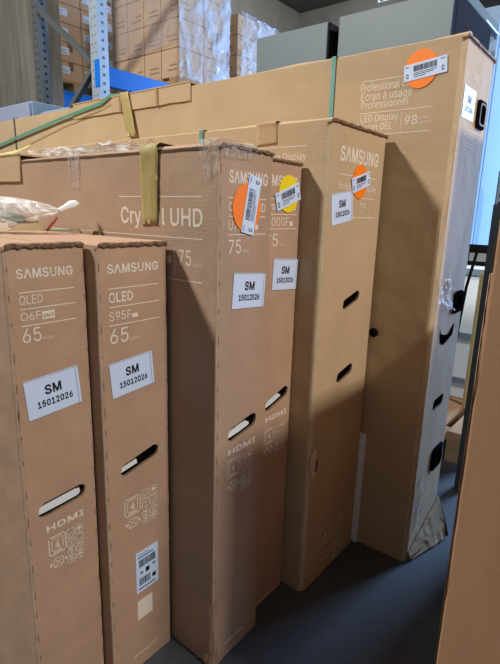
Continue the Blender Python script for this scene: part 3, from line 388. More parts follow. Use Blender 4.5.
    ',87,212,121,224,155,265,267,305,379,338,379,371,379,288,161,204,-58,191,-85,177,-107,159,-124,139,-136,117,-143,91,-145,77,-145,65,-143,54,-141|13.15.14,13.16.15,13.17.16,29.31.30,29.32.31,29.33.32,13.18.17,28.33.29,12.1'
    '8.13,28.34.33,12.19.18,27.34.28,26.22.27,22.34.27,12.20.19,25.21.26,21.22.26,12.25.20,25.21.20,12.24.25,12.23.24,12.22.23,12.34.22,11.34.12,10.34.11,9.34.10,9.35.34,8.35.9,7.35.8,6.35.7,6.36.35,1.3.2,1.4.3,1.5.4,5.36.6,1'
    '.36.5,1.37.36,0.37.1,0.38.37,0.39.38,43.39.0,42.39.43,42.40.39,41.40.42;rÉ|419|60,0,60,254,60,509,216,509,372,509,372,480,372,452,249,452,125,452,125,369,125,286,240,286,355,286,355,257,355,229,240,229,125,229,125,143,12'
    '5,57,250,57,375,57,375,29,375,0,218,0,191,558,215,608,239,659,273,659,307,659,274,608,241,558,216,558|1.8.2,8.3.2,8.4.3,8.5.4,8.6.5,1.9.8,7.6.8,1.10.9,1.11.10,1.12.11,1.13.12,1.14.13,0.16.1,16.14.1,0.17.16,15.14.16,0.18.'
    '17,0.19.18,0.20.19,0.21.20,0.22.21,23.22.0,25.27.26,25.28.27,25.29.28,24.29.25,24.30.29,31.30.24;rà|389|160,-9,126,-5,94,5,68,22,48,45,35,73,30,108,34,138,43,161,58,179,78,193,100,203,125,211,152,216,178,220,209,224,234,'
    '227,252,230,265,235,273,243,276,255,276,256,276,257,273,279,267,297,256,311,240,322,220,329,196,331,171,329,149,322,132,313,118,301,107,288,100,274,71,283,41,291,57,322,79,346,104,364,133,375,163,382,194,384,215,383,239,'
    '379,263,372,286,360,306,343,322,320,333,290,337,251,337,126,337,0,307,0,277,0,277,26,277,52,274,52,272,52,264,38,252,25,236,12,215,1,190,-6,170,45,202,49,228,59,248,74,263,93,272,115,276,138,276,164,276,190,270,186,259,1'
    '82,246,179,231,176,216,173,200,171,186,169,175,168,154,164,134,159,117,150,103,139,95,124,92,105,94,87,102,72,114,61,130,52,149,47,165,429,132,479,99,529,133,529,168,529,192,479,215,429,190,429|41.43.42,41.44.43,40.44.41'
    ',40.45.44,39.45.40,39.46.45,38.46.39,38.47.46,37.47.38,37.28.47,28.48.47,37.29.28,27.48.28,37.30.29,26.48.27,37.31.30,36.31.37,25.48.26,25.49.48,36.32.31,24.49.25,36.33.32,23.49.24,35.33.36,23.50.49,35.34.33,22.50.23,21.'
    '50.22,20.50.21,19.50.20,19.51.50,18.51.19,17.51.18,16.72.17,72.51.17,15.72.16,14.72.15,13.72.14,12.72.13,11.72.12,10.72.11,9.72.10,9.73.72,71.51.72,9.74.73,9.75.74,8.75.9,8.76.75,8.77.76,8.78.77,8.79.78,8.80.79,8.81.80,8'
    '.82.81,70.51.71,7.82.8,7.83.82,7.84.83,7.85.84,69.51.70,6.85.7,69.52.51,6.86.85,68.52.69,5.86.6,5.87.86,67.56.68,56.52.68,5.88.87,66.56.67,4.88.5,4.89.88,4.90.89,65.58.66,58.56.66,4.91.90,65.59.58,57.56.58,55.52.56,64.59'
    '.65,4.64.91,4.59.64,3.59.4,3.60.59,54.52.55,3.61.60,2.61.3,2.62.61,1.62.2,1.63.62,53.52.54,0.63.1,93.95.94,93.96.95,93.97.96,92.97.93,92.98.97,99.98.92;rΛ|480|16,0,109,254,201,509,239,509,276,509,370,254,463,0,429,0,395,'
    '0,341,151,287,302,276,334,264,372,250,420,232,478,239,478,245,478,228,419,213,371,201,333,191,302,138,151,85,0,51,0|1.3.2,1.14.3,14.4.3,14.15.4,15.16.4,16.5.4,1.17.14,17.13.14,17.13.16,13.5.16,12.5.13,1.18.17,11.5.12,1.1'
    '9.18,10.5.11,1.20.19,1.21.20,9.5.10,0.21.1,9.6.5,0.22.21,8.6.9,23.22.0,7.6.8')
for _r in GLYPHS.split(';'):
    _k, _r = _r[1], _r[3:]; _a, _v, _f = _r.split('|')
    _v = [int(q) / 1000 for q in _v.split(',')] if _v else []
    _font[_k] = (int(_a) / 1000, [(_v[i], _v[i + 1]) for i in range(0, len(_v), 2)], [tuple(int(q) for q in t.split('.')) for t in _f.split(',')] if _f else [])
_font['M'] = (.620, [(.06, 0), (.122, 0), (.122, .40), (.282, 0), (.338, 0), (.498, .40), (.498, 0), (.56, 0), (.56, .509), (.472, .509), (.31, .10), (.148, .509), (.06, .509)],
              [(0, 1, 2, 12), (12, 2, 11), (2, 3, 10, 11), (3, 4, 10), (4, 5, 9, 10), (5, 8, 9), (5, 6, 7, 8)])
def glyphs(s, bold):                                          # bold = the outline of each letter widened by a stroke
    vs, fs, x, lay = [], [], 0.0, 0; t = .024 if bold == 1 else bold
    for c in s:
        a, v, f = _font[c]; o = len(vs)
        vs += [(p[0] + x, p[1], 0) for p in v]; fs += [tuple(i + o for i in q) for q in f]
        if bold:
            cnt = {}
            for q in f:
                for i in range(len(q)):
                    k = tuple(sorted((q[i], q[(i + 1) % len(q)]))); cnt[k] = cnt.get(k, 0) + 1
            for (i, j), n in cnt.items():
                if n != 1: continue
                p, q = Vector(v[i]), Vector(v[j]); d = q - p
                if d.length < 1e-6: continue
                d.normalize(); e = d * t * .35; m = Vector((-d.y, d.x)) * t; k = len(vs); lay += 1
                vs += [(r_.x + x, r_.y, 1 + lay % 4) for r_ in (p - e + m, p - e - m, q + e - m, q + e + m)]; fs.append((k, k + 1, k + 2, k + 3))
        x += a + (t * 1.2 if bold else 0)
    return vs, fs
CAP = max(p[1] for p in _font['H'][1])
def on(fc, u, z, e):
    return (u, -e, z) if fc == 's' else (-e, -u, z)
class Print:                                                  # flat print collected on one face, with its own turned frame
    def __init__(s, fc, e=.0003, o=(0, 0), ang=0):
        s.b, s.fc, s.e, s.o, s.c, s.s = MB(), fc, e, o, math.cos(R(ang)), math.sin(R(ang))
    def p(s, u, z, k=0): return on(s.fc, s.o[0] + u * s.c - z * s.s, s.o[1] + u * s.s + z * s.c, s.e + k * 3e-5)
    def text(s, t, u, z, wd, h, bold=0, mi=0, rot=0):
        vs, fs = glyphs(t, bold); x0 = min(v[0] for v in vs); x1 = max(v[0] for v in vs)
        kx = wd / (x1 - x0); ky = h / CAP; c, sn = math.cos(rot), math.sin(rot)
        s.b.add([s.p(u + (v[0] - x0) * kx * c - v[1] * ky * sn, z + (v[0] - x0) * kx * sn + v[1] * ky * c, v[2]) for v in vs], fs, mi)
    def rect(s, u0, z0, u1, z1, mi=0): s.b.add([s.p(u0, z0), s.p(u1, z0), s.p(u1, z1), s.p(u0, z1)], [(0, 1, 2, 3)], mi)
    def seg(s, a, c, wd, mi=0):
        a, c = Vector(a), Vector(c); d = (c - a).normalized(); n = Vector((-d.y, d.x)) * wd / 2; d = d * wd / 2
        s.b.add([s.p(*(a - d + n)), s.p(*(a - d - n)), s.p(*(c + d - n)), s.p(*(c + d + n))], [(0, 1, 2, 3)], mi)
    def frame(s, u0, z0, u1, z1, wd, mi=0):
        P = [(u0, z0), (u1, z0), (u1, z1), (u0, z1)]
        for i in range(4): s.seg(P[i], P[(i + 1) % 4], wd, mi)
    def icons(s, q, q2, mi=0):
        # handling marks: a boxed stacking number, small goods marks, a crossed box, more small marks
        t = .0016
        u0, z1 = q[0]; u1 = q[1][0]; z0 = q[2][1]; hz = z1 - z0; wu = u1 - u0
        s.frame(u0, z0, u1, z1, t * 1.3, mi); s.frame(u0 + wu * .17, z0 + hz * .2, u1 - wu * .17, z1 - hz * .12, t, mi)
        s.text('4', u0 + wu * .36, z0 + hz * .3, wu * .28, hz * .42, 1, mi); s.rect(u0 + wu * .2, z0 + hz * .06, u1 - wu * .2, z0 + hz * .12, mi)
        def small(a, c, d, kind):
            (x0, y1), x1, y0 = a, c, d; g = .0016; cx = (x0 + x1) / 2; wdt = x1 - x0; hh = y1 - y0
            s.frame(x0, y0, x1, y1, t * .7, mi)
            if kind == 0:                                     # glass
                s.seg((x0 + wdt * .25, y1 - hh * .2), (cx, y0 + hh * .5), t, mi); s.seg((x1 - wdt * .25, y1 - hh * .2), (cx, y0 + hh * .5), t, mi); s.seg((cx, y0 + hh * .5), (cx, y0 + hh * .2), t, mi); s.seg((x0 + wdt * .3, y0 + hh * .2), (x1 - wdt * .3, y0 + hh * .2), t, mi)
            elif kind == 1:                                   # umbrella
                P = [(cx + wdt * .35 * math.cos(a), y0 + hh * .5 + hh * .3 * math.sin(a)) for a in [math.pi * k / 6 for k in range(7)]]
                s.b.add([s.p(*p) for p in P], [tuple(range(7))], mi); s.seg((cx, y0 + hh * .5), (cx, y0 + hh * .18), t, mi)
            elif kind == 2:                                   # two arrows up
                for dx in (-.2, .2):
                    xx = cx + dx * wdt; s.seg((xx, y0 + hh * .2), (xx, y1 - hh * .25), t * .9, mi)
                    s.b.add([s.p(xx - wdt * .13, y1 - hh * .42), s.p(xx + wdt * .13, y1 - hh * .42), s.p(xx, y1 - hh * .14)], [(0, 1, 2)], mi)
            else:                                             # bin with a bar
                s.frame(x0 + wdt * .28, y0 + hh * .2, x1 - wdt * .28, y1 - hh * .3, t, mi); s.seg((x0 + wdt * .2, y1 - hh * .2), (x1 - wdt * .2, y1 - hh * .2), t, mi); s.seg((x0 + wdt * .2, y0 + hh * .2), (x1 - wdt * .2, y1 - hh * .2), t * .8, mi)
        def group(u0, z1, u1, z0, kinds):
            mu, mz = (u0 + u1) / 2, (z0 + z1) / 2; g = .0015
            small((u0, z1), mu - g, mz + g, kinds[0]); small((mu + g, z1), u1, mz + g, kinds[1])
            small((u0, mz - g), mu - g, z0, kinds[2]); small((mu + g, mz - g), u1, z0, kinds[3])
        group(q[3][0], q[3][1], q[4][0], q[5][1], (2, 1, 0, 2))
        u0, z1 = q2[0]; u1 = q2[1][0]; z0 = q2[2][1]; cx, cz = (u0 + u1) / 2, (z0 + z1) / 2; a = (u1 - u0) * .3; h = (z1 - z0) * .33
        s.frame(cx - a, cz - h, cx + a, cz + h, t, mi); s.seg((cx - a, cz - h), (cx + a, cz + h), t, mi); s.seg((cx - a, cz + h), (cx + a, cz - h), t, mi)
        for sg in (-1, 1):
            xx = cx + sg * (a + .002); s.b.add([s.p(xx, cz), s.p(xx + sg * .006, cz + .005), s.p(xx + sg * .006, cz - .005)], [(0, 1, 2)], mi)
        group(q2[3][0], q2[3][1], q2[4][0], q2[5][1], (3, 0, 3, 1))
    def build(s, name, mats, parent): return s.b.build(name, mats, parent, recalc=False)

# ------------------------------------------------------------------ cartons
def stadium(u, z, ln, h, dz, n=6):
    r = h / 2; q = r * 1.15; pts = []
    for k in range(n + 1):
        a = math.pi / 2 + math.pi * k / n; pts.append((u - ln / 2 + q + q * math.cos(a) * (1 if math.sin(a) < 0 else .8), z - dz / 2 + r * math.sin(a)))
    for k in range(n + 1):
        a = -math.pi / 2 + math.pi * k / n; pts.append((u + ln / 2 - q + q * math.cos(a) * (1 if math.sin(a) > 0 else .8), z + dz / 2 + r * math.sin(a)))
    return pts
def carton_body(root, W, L, H, slots, r, mats, seed, dent=.0012, nz=28):
    rnd = random.Random(seed); bm = bmesh.new(); K = 5
    zs = [H * i / (nz - 1) for i in range(nz)]
    cs = [((r, r), 180), ((W - r, r), 270), ((W - r, L - r), 0), ((r, L - r), 90)]
    rings = []
    for zi, z in enumerate(zs):
        ring = []
        for (cx, cy), a0 in cs:
            d = rnd.random() * dent + (.003 if rnd.random() < .06 else 0)
            for k in range(K):
                a = R(a0 + 90 * k / (K - 1)); rr = r - d * (1 - abs(k - 2) / 2)
                ring.append(bm.verts.new((cx + rr * math.cos(a), cy + rr * math.sin(a), z)))
        rings.append(ring)
    n = 4 * K; skip = K - 1                                    # the flat front lies between ring[K-1] and ring[K]
    for i in range(nz - 1):
        for k in range(n):
            if k == skip: continue
            f = bm.faces.new((rings[i][k], rings[i][(k + 1) % n], rings[i + 1][(k + 1) % n], rings[i + 1][k]))
            if len(mats) > 3 and k in (1, 2, 6, 7): f.material_index = 3
    bm.faces.new(rings[0][::-1]); bm.faces.new(rings[-1])
    edges = []
    def e(a, c):
        x = bm.edges.get((a, c)) or bm.edges.new((a, c)); edges.append(x)
    for i in range(nz - 1): e(rings[i][skip], rings[i + 1][skip]); e(rings[i][skip + 1], rings[i + 1][skip + 1])
    e(rings[0][skip], rings[0][skip + 1]); e(rings[-1][skip], rings[-1][skip + 1])
    loops = []
    for sl in slots:
        lp = [bm.verts.new((p[0], 0, p[1])) for p in stadium(*sl)]; loops.append(lp)
        for i in range(len(lp)): e(lp[i], lp[(i + 1) % len(lp)])
    bmesh.ops.triangle_fill(bm, use_beauty=True, use_dissolve=False, edges=edges, normal=(0, -1, 0))
    for lp in loops:                                           # hand hole: a rim of board thickness, then a dark hollow
        for y0, y1, mi in ((0, .006, 1), (.006, .05, 2)):
            nx = [bm.verts.new((v.co.x, y1, v.co.z)) for v in lp]
            for i in range(len(lp)):
                f = bm.faces.new((lp[i], nx[i], nx[(i + 1) % len(lp)], lp[(i + 1) % len(lp)])); f.material_index = mi
            lp = nx
        f = bm.faces.new(lp); f.material_index = 2
    bmesh.ops.recalc_face_normals(bm, faces=bm.faces)
    me = bpy.data.meshes.new('body'); bm.to_mesh(me); bm.free()
    for m in mats: me.materials.append(m)
    o = bpy.data.objects.new('body', me); C.objects.link(o); o.parent = root
    return o
def top_flaps(root, W, L, H, mat, emat, seed, th=.006, lift=.0035, over=.002):
    rnd = random.Random(seed)
    def slab(x0, x1, y0, y1, z, nx, ny, lf, jit, t, fold=0):
        g = []
        for j in range(ny):
            fy = j / (ny - 1); row = []
            for i in range(nx):
                fx = i / (nx - 1); x = x0 + (x1 - x0) * fx; y = y0 + (y1 - y0) * fy ** 1.6
                if j == 0: y += rnd.uniform(-jit, jit)
                if fold and i == (0 if fold < 0 else nx - 1): row.append((x, y, z + t * .35)); continue
                row.append((x, y, z + t + lf * (1 - fy) * (.3 + .7 * noise.noise((x * 25, y * 3, seed)) ** 2 * 4) + rnd.uniform(0, .0006)))
            g.append(row)
        m = MB(); m.sheet(g, t); return m
    for a, c, fo in ((.001, W / 2 - .001, -1), (W / 2 + .001, W - .001, 1)):
        slab(a, c, -over, L, H + .0006, 12, 24, lift * .7, .0011, th, fo).build('top_flap', [mat], root)
    # torn brown plies showing along the short edge
    m = MB(); g = []; nx = 26
    for q in range(2):
        g.append([(.003 + (W - .006) * i / (nx - 1), -over - .0012 - rnd.uniform(0, .0014), H + .0002 + q * (.0010 + th * .8) + rnd.uniform(-.0016, .0016)) for i in range(nx)])
    m.sheet(g, .001, (0, -1, 0)); m.build('torn_edge', M['torn_mix'], root)
def perforations(root, W, H, r, fcx, seed, step=.052, ln=.018):
    rnd = random.Random(seed); m = MB()
    for x in fcx:
        z = H - .03
        while z > .03:
            l = ln * rnd.uniform(.25, 1.1); m.box((x - .0007, -.0006, z - l), (x + .0007, .0006, z)); z -= step * rnd.uniform(.85, 1.15)
    m.build('edge_perforation', M['perf'], root)

class Carton:
    def __init__(s, label, x, y, W, L, H, mats, slots=(), r=.006, seed=1, **kw):
        s.root = thing('tv_carton', label, 'carton', (x, y, 0)); s.W, s.L, s.H = W, L, H
        s.pr = {}
        carton_body(s.root, W, L, H, slots, r, [mats[0], M['edge'], M['dark'], M['worn'] if mats[1] is M['edge'] else M['worn_tan']], seed)
        top_flaps(s.root, W, L, H, mats[0], mats[1], seed, **kw)
    def P(s, fc):
        if fc not in s.pr: s.pr[fc] = Print(fc)
        return s.pr[fc]
    def T(s, fc, t, u, z, wd, h, bold=0): s.P(fc).text(t, u, z, wd, h, bold)
    def LN(s, fc, *ls):
        for u0, u1, z in ls: s.P(fc).rect(u0, z - .0009, u1, z + .0009)
    def badge(s, fc, u0, z0, u1, z1): s.P(fc).rect(u0, z0, u1, z1)
    def done(s, ink='ink'):
        for fc, p in s.pr.items(): p.build('printed_lettering', M[ink], s.root)
    def slab(s, name, fc, u, z, wd, h, ang, mat, e=.0012, label=None):
        p = Print(fc, e, (u, z), ang); q = Print(fc, e - .0008, (u, z), ang); m = MB()
        A = [(-wd / 2, -h / 2), (wd / 2, -h / 2), (wd / 2, h / 2), (-wd / 2, h / 2)]
        m.add([p.p(*a) for a in A] + [q.p(*a) for a in A], [(0, 1, 2, 3), (7, 6, 5, 4), (0, 4, 5, 1), (1, 5, 6, 2), (2, 6, 7, 3), (3, 7, 4, 0)])
        o = m.build(name, mat, s.root)
        if label: o['label'] = label
        return o
    def SM(s, fc, u, z, wd=.105, h=.073, ang=0):
        o = s.slab('date_sticker', fc, u, z, wd, h, ang, M['paper'], .0013, 'white sticker with SM and a date')
        p = Print(fc, .0017, (u, z), ang)
        p.text('SM', -.0165, .002, .032, .0165, 1); p.text('15012026', -.0335, -.0195, .069, .0115, 1)
        p.rect(-wd / 2 + .001, h / 2 - .0016, wd / 2 - .001, h / 2 - .001, 1); p.rect(wd / 2 - .006, -h / 2 + .002, wd / 2 - .0052, h / 2 - .002, 1)
        p.build('printed_text', [M['black'], M['rail']], o)
    def DOT(s, fc, u, z, rad, mat, name):
        m = MB(); n = 40
        pts = [(u + rad * .95 * math.cos(2 * math.pi * k / n), z + rad * math.sin(2 * math.pi * k / n)) for k in range(n)]
        m.add([on(fc, a, c, .0018) for a, c in pts] + [on(fc, a, c, .0010) for a, c in pts], [tuple(range(n)), tuple(range(2 * n - 1, n - 1, -1))] + [(k, k + n, (k + 1) % n + n, (k + 1) % n) for k in range(n)])
        o = m.build('round_sticker', M[mat], s.root); o['label'] = name
    def SCAN(s, fc, u, z, wd, h, ang):
        o = s.slab('barcode_sticker', fc, u, z, wd, h, ang, M['paper'], .0027, 'long white barcode sticker lettered C at both ends')
        p = Print(fc, .0031, (u, z), ang); rnd = random.Random(int(u * 1e4))
        x = -wd * .27
        while x < wd * .27:
            b_ = rnd.choice((.0006, .0009, .0016)); p.rect(x, h * .0, x + b_, h * .36); x += b_ + rnd.choice((.0007, .0011, .0016))
        p.text('C', -wd * .45, -h * .33, .007, .0105, 1); p.text('C', wd * .38, -h * .33, .007, .0105, 1)
        for zz, a, c in ((-.10, -.27, .27), (-.2, -.27, .2), (-.32, -.27, .02)):
            p.rect(wd * a, h * zz - .0007, wd * c, h * zz + .0007)
        p.rect(-wd * .47, h * .33, -wd * .37, h * .38, 1); p.rect(wd * .36, h * .33, wd * .46, h * .38, 1)
        p.build('printed_text', [M['black'], M['blue_ink']], o)
    def foam(s, u, z, wd, h, slope=0, y=.012, mat='foam'):
        m = MB(); c, sn = math.cos(slope), math.sin(slope)
        vs = []
        for yy in (y, y + .03):
            for a, b_ in ((-wd / 2, -h / 2), (wd / 2, -h / 2), (wd / 2, h / 2), (-wd / 2, h / 2)): vs.append((u + a * c - b_ * sn, yy, z + a * sn + b_ * c))
        m.add(vs, [(0, 1, 2, 3), (7, 6, 5, 4), (0, 4, 5, 1), (1, 5, 6, 2), (2, 6, 7, 3), (3, 7, 4, 0)])
        m.build('foam_insert', M[mat], s.root)
    def tape(s, name, fc, quad, mat, e=.0016, wrap=0, label=None, ny=10, nx=7, wr=.0012, seed=3):
        # tape strip from the top edge down a face; wrap = how far it runs back over the top
        rnd = random.Random(seed); (a, c, d, f) = quad; g = []; ez = s.H + .0095
        if wrap:
            for t in (1.0, .5, .02): g.append([on(fc, a[0] + (c[0] - a[0]) * i / (nx - 1), ez + .001 + rnd.uniform(0, wr * 2), -wrap * t) for i in range(nx)])
        for j in range(ny):
            fy = j / (ny - 1); row = []
            for i in range(nx):
                fx = i / (nx - 1); u = (a[0] + (c[0] - a[0]) * fx) * (1 - fy) + (f[0] + (d[0] - f[0]) * fx) * fy
                z = (a[1] + (c[1] - a[1]) * fx) * (1 - fy) + (f[1] + (d[1] - f[1]) * fx) * fy
                row.append(on(fc, u, z, e + .003 * max(0, 1 - fy * 9) + rnd.random() * wr * (1.4 - fy)))
            g.append(row)
        m = MB(); m.sheet(g, .0004, on(fc, 0, 0, 1)); o = m.build(name, M[mat], s.root, smooth=True)
        if label: o['label'] = label
        return o
    def band(s, fc, u, z0, z1, wd, mat, u_low=None, back=.25, e=.0022, name='strapping_band'):
        m = MB(); ul = u if u_low is None else u_low; zt = s.H + .0085
        g = [[on(fc, u - wd / 2, zt, -back), on(fc, u + wd / 2, zt, -back)], [on(fc, u - wd / 2, zt, .0), on(fc, u + wd / 2, zt, .0)],
             [on(fc, u - wd / 2, zt - .002, e + .002), on(fc, u + wd / 2, zt - .002, e + .002)], [on(fc, u - wd / 2, z1 - .02, e + .001), on(fc, u + wd / 2, z1 - .02, e + .001)], [on(fc, ul - wd / 2, z0, e), on(fc, ul + wd / 2, z0, e)]]
        m.sheet(g, .0006, on(fc, 0, 0, 1)); m.build(name, M[mat], s.root)

kr = (M['kraft'], M['edge']); kg = (M['kraft_grid'], M['edge']); tg = (M['tan_grid'], M['edge_tan'])

# first carton of the row: 65 inch, Q6F
A = Carton('brown 65-inch tv carton at the near left end of the row, under the plastic bag', .368, .801, .148, 1.62, .98, kr, [(.0735, .4975, .104, .029, .006)], seed=11, th=.006)
A.T('s', 'S\u039bMSUNG', .019, .9305, .103, .015, 1); A.LN('s', (.021, .123, .9065), (.021, .124, .8785), (.021, .124, .8495))
A.T('s', 'QLED', .021, .886, .041, .0155); A.T('s', 'Q6F', .021, .8585, .036, .014); A.badge('s', .059, .857, .0825, .871)
A.T('s', '65', .022, .82, .033, .025); A.T('s', '165cm', .057, .8205, .021, .006); A.T('s', 'HDMI', .037, .4455, .080, .0125, 1)
A.P('s').icons([(.039, .430), (.074, .425), (.04, .391), (.077, .429), (.112, .425), (.111, .389)], [(.04, .386), (.073, .386), (.04, .355), (.077, .386), (.111, .385), (.109, .353)])
A.done(); A.SM('s', .0705, .7192, .105, .0735, 4.6); perforations(A.root, .148, .98, .006, (.005, .143), 4)
A.foam(.072, .492, .092, .018, .05); A.foam(.085, .507, .06, .012, .06, .018, 'foam')
p = Print('s', .0013); p.text('QA65', .0605, .8608, .020, .0065); p.build('printed_badge_text', M['kraft'], A.root)

# second carton: 65 inch, S95F
B = Carton('brown 65-inch tv carton with a white shipping barcode label low on its end', .52, .772, .169, 1.62, .979, kr, [(.0865, .528, .104, .027, .016)], seed=12, th=.006)
B.T('s', 'S\u039bMSUNG', .022, .930, .122, .016, 1); B.LN('s', (.023, .143, .901), (.023, .145, .866), (.022, .145, .8305))
B.T('s', 'OLED', .023, .875, .056, .018, 1); B.T('s', 'S95F', .023, .8395, .051, .017); B.badge('s', .076, .8398, .0898, .848)
B.T('s', '65', .023, .7945, .043, .029); B.T('s', '165cm', .069, .795, .024, .006); B.T('s', 'samsung.com', .052, .0325, .071, .010)
B.P('s').icons([(.043, .449), (.083, .449), (.044, .408), (.089, .452), (.13, .449), (.129, .408)], [(.045, .404), (.081, .404), (.045, .372), (.089, .402), (.129, .399), (.128, .371)])
B.done(); B.SM('s', .0728, .7237, .105, .0715, 4.7); perforations(B.root, .169, .979, .006, (.005, .164), 5)
B.foam(.062, .517, .05, .010, .16); B.foam(.060, .530, .05, .016, .2, .02, 'foam_grey')
o = B.slab('shipping_label', 's', .0977, .254, .0635, .104, 0, M['paper'], .0013, 'white shipping label with two barcodes')
p = Print('s', .0017, (.0977, .254)); rnd = random.Random(7)
for z0, z1 in ((.012, .031), (-.035, -.016)):
    x = -.023
    while x < (.023 if z0 > 0 else .008):
        q = rnd.choice((.0007, .0012, .002)); p.rect(x, z0, x + q, z1); x += q + rnd.choice((.0008, .0014))
p.rect(-.026, .036, .018, .0395, 1); p.rect(-.026, .0435, .006, .0455, 1); p.rect(-.005, -.008, .006, .004); p.rect(.014, -.0325, .024, -.022); p.rect(-.02, -.006, -.012, .000, 1); p.rect(.015, .0, .023, .006, 1); p.rect(-.026, -.045, .022, -.042)
p.build('printed_text', [M['black'], M['blue_ink']], o)
B.slab('plain_sticker', 's', .0885, .155, .043, .049, 0, M['ink'], .0013)

# third carton: 75 inch, U7000F
Cc = Carton('brown 75-inch tv carton with olive tape over its long side, orange dot on its end', .697, .638, .167, 1.85, 1.163, kg, [(.087, .585, .102, .032, .012)], seed=13, th=.004, lift=.006)
Cc.LN('l', (-.299, -.043, 1.0735), (-.6, -.041, .9935), (-.6, -.040, .9085)); Cc.T('l', 'Crystal UHD', -.294, 1.0175, .253, .0335, .013)
Cc.P('l').rect(-.1207, .917, -.1193, .973); Cc.T('l', '75', -.108, .939, .036, .031); Cc.T('l', '189cm', -.067, .9395, .028, .0065); Cc.badge('l', -.30, .9405, -.132, .956)
Cc.T('s', 'S\u039bMSUNG', .028, 1.1015, .120, .0215, 1); Cc.LN('s', (.027, .145, 1.0735), (.028, .145, 1.039), (.028, .147, 1.004))
Cc.T('s', 'Crystal UHD', .028, 1.049, .115, .016, .013); Cc.T('s', 'U7000F', .029, 1.013, .078, .018); Cc.badge('s', .110, 1.013, .121, 1.023)
Cc.T('s', '75', .03, .9675, .037, .027); Cc.T('s', '189cm', .071, .9685, .022, .006); Cc.T('s', 'HDMI', .041, .533, .094, .0125, 1)
Cc.P('s').icons([(.04, .519), (.078, .519), (.042, .477), (.083, .516), (.125, .515), (.127, .472)], [(.042, .470), (.079, .467), (.043, .439), (.084, .465), (.125, .463), (.127, .430)])
Cc.P('s').rect(.034, .036, .108, .039); Cc.done()
Cc.DOT('s', .0815, 1.056, .046, 'orange', 'round orange sticker'); Cc.SCAN('s', .0945, 1.0613, .114, .039, 78); Cc.SM('s', .0968, .889, .105, .0725, -4)
Cc.foam(.082, .573, .085, .009, .12); Cc.foam(.105, .588, .05, .02, .12, .03, 'foam_grey')
perforations(Cc.root, .167, 1.163, .006, (.005,), 6)
Cc.tape('packing_tape', 'l', [(-.219, 1.170), (-.163, 1.172), (-.168, 1.017), (-.218, 1.013)], 'olive', wrap=.09, label='olive brown packing tape', wr=.0036)
Cc.tape('clear_tape', 'l', [(-.493, 1.166), (-.442, 1.168), (-.447, 1.088), (-.490, 1.093)], 'clear', wrap=.06, label='clear tape strip', seed=5)
Cc.tape('clear_tape', 'l', [(-.052, 1.168), (.002, 1.168), (.001, 1.121), (-.032, 1.098)], 'clear', e=.002, wrap=.06, label='clear tape over the corner', seed=6, wr=.003)
Cc.tape('clear_tape', 's', [(.0, 1.169), (.105, 1.169), (.10, 1.148), (.0, 1.144)], 'clear', e=.004, wrap=.05, label='clear tape along the top edge', seed=8, wr=.003)

g = []                                                        # crushed lower corner with creases
for j in range(22):
    fy = j / 21; row = []; z = .002 + .17 * fy
    for i in range(18):
        q = -.075 + .115 * i / 17; x, y = (0, -q) if q < 0 else (q, 0)
        k = max(0, 1 - fy) ** .7 * max(0, 1 - abs(q + .012) / .06); d = .002 * k + .016 * k * abs(noise.noise((q * 95 + z * 14, z * 9, 2.2)))
        if abs(q) < .007: x, y = .002, .002
        row.append((x - d * (1 if q < .004 else .3) - .0004, y - d * (1 if q > -.004 else .3) - .0004, z + .004 * k * noise.noise((q * 60, 3, 1))))
    g.append(row)
m = MB(); m.sheet(g); m.build('crushed_corner', M['kraft'], Cc.root)

m = MB(); rnd = random.Random(31); n = 60; g = []              # open dark seam under the long top flap
for q in range(2): g.append([(-.0012, .03 + 1.35 * k / (n - 1), 1.1585 + q * .0045 + rnd.uniform(-.0008, .0008)) for k in range(n)])
m.sheet(g, .0008, (-1, 0, 0)); m.build('open_seam', M['torn'], Cc.root)

# fourth carton: 75 inch, tucked behind
D = Carton('brown 75-inch tv carton with the yellow dot on its end', .866, .674, .162, 1.85, 1.159, kr, [(.097, .592, .100, .029, .019)], seed=14, th=.004, lift=.006)
D.T('s', 'S\u039bMSUNG', .004, 1.107, .140, .022, 1); D.LN('s', (.010, .145, 1.0785), (.010, .145, 1.045), (.010, .147, 1.0125)); D.T('s', 'Crystal UHD', .006, 1.055, .136, .016, .013)
D.T('s', 'U7000F', .008, 1.019, .106, .0195); D.badge('s', .118, 1.019, .131, 1.029); D.T('s', '75', .022, .9735, .052, .028); D.T('s', '189cm', .081, .973, .023, .006)
D.T('s', 'HDMI', .052, .540, .091, .012, 1)
D.P('s').icons([(.052, .518), (.092, .518), (.054, .477), (.098, .517), (.137, .517), (.139, .478)], [(.052, .474), (.090, .474), (.054, .443), (.096, .470), (.136, .470), (.138, .440)])
D.P('s').rect(.046, .010, .129, .013); D.done()
D.DOT('s', .108, 1.091, .042, 'yellow', 'round yellow sticker'); D.SCAN('s', .1053, 1.0852, .098, .0395, 18); D.SM('s', .1083, .9057, .1, .0735, -3.5)
D.foam(.092, .580, .075, .008, .2); D.foam(.112, .594, .04, .018, .22, .03, 'foam_grey')
perforations(D.root, .162, 1.159, .006, (.157,), 9)

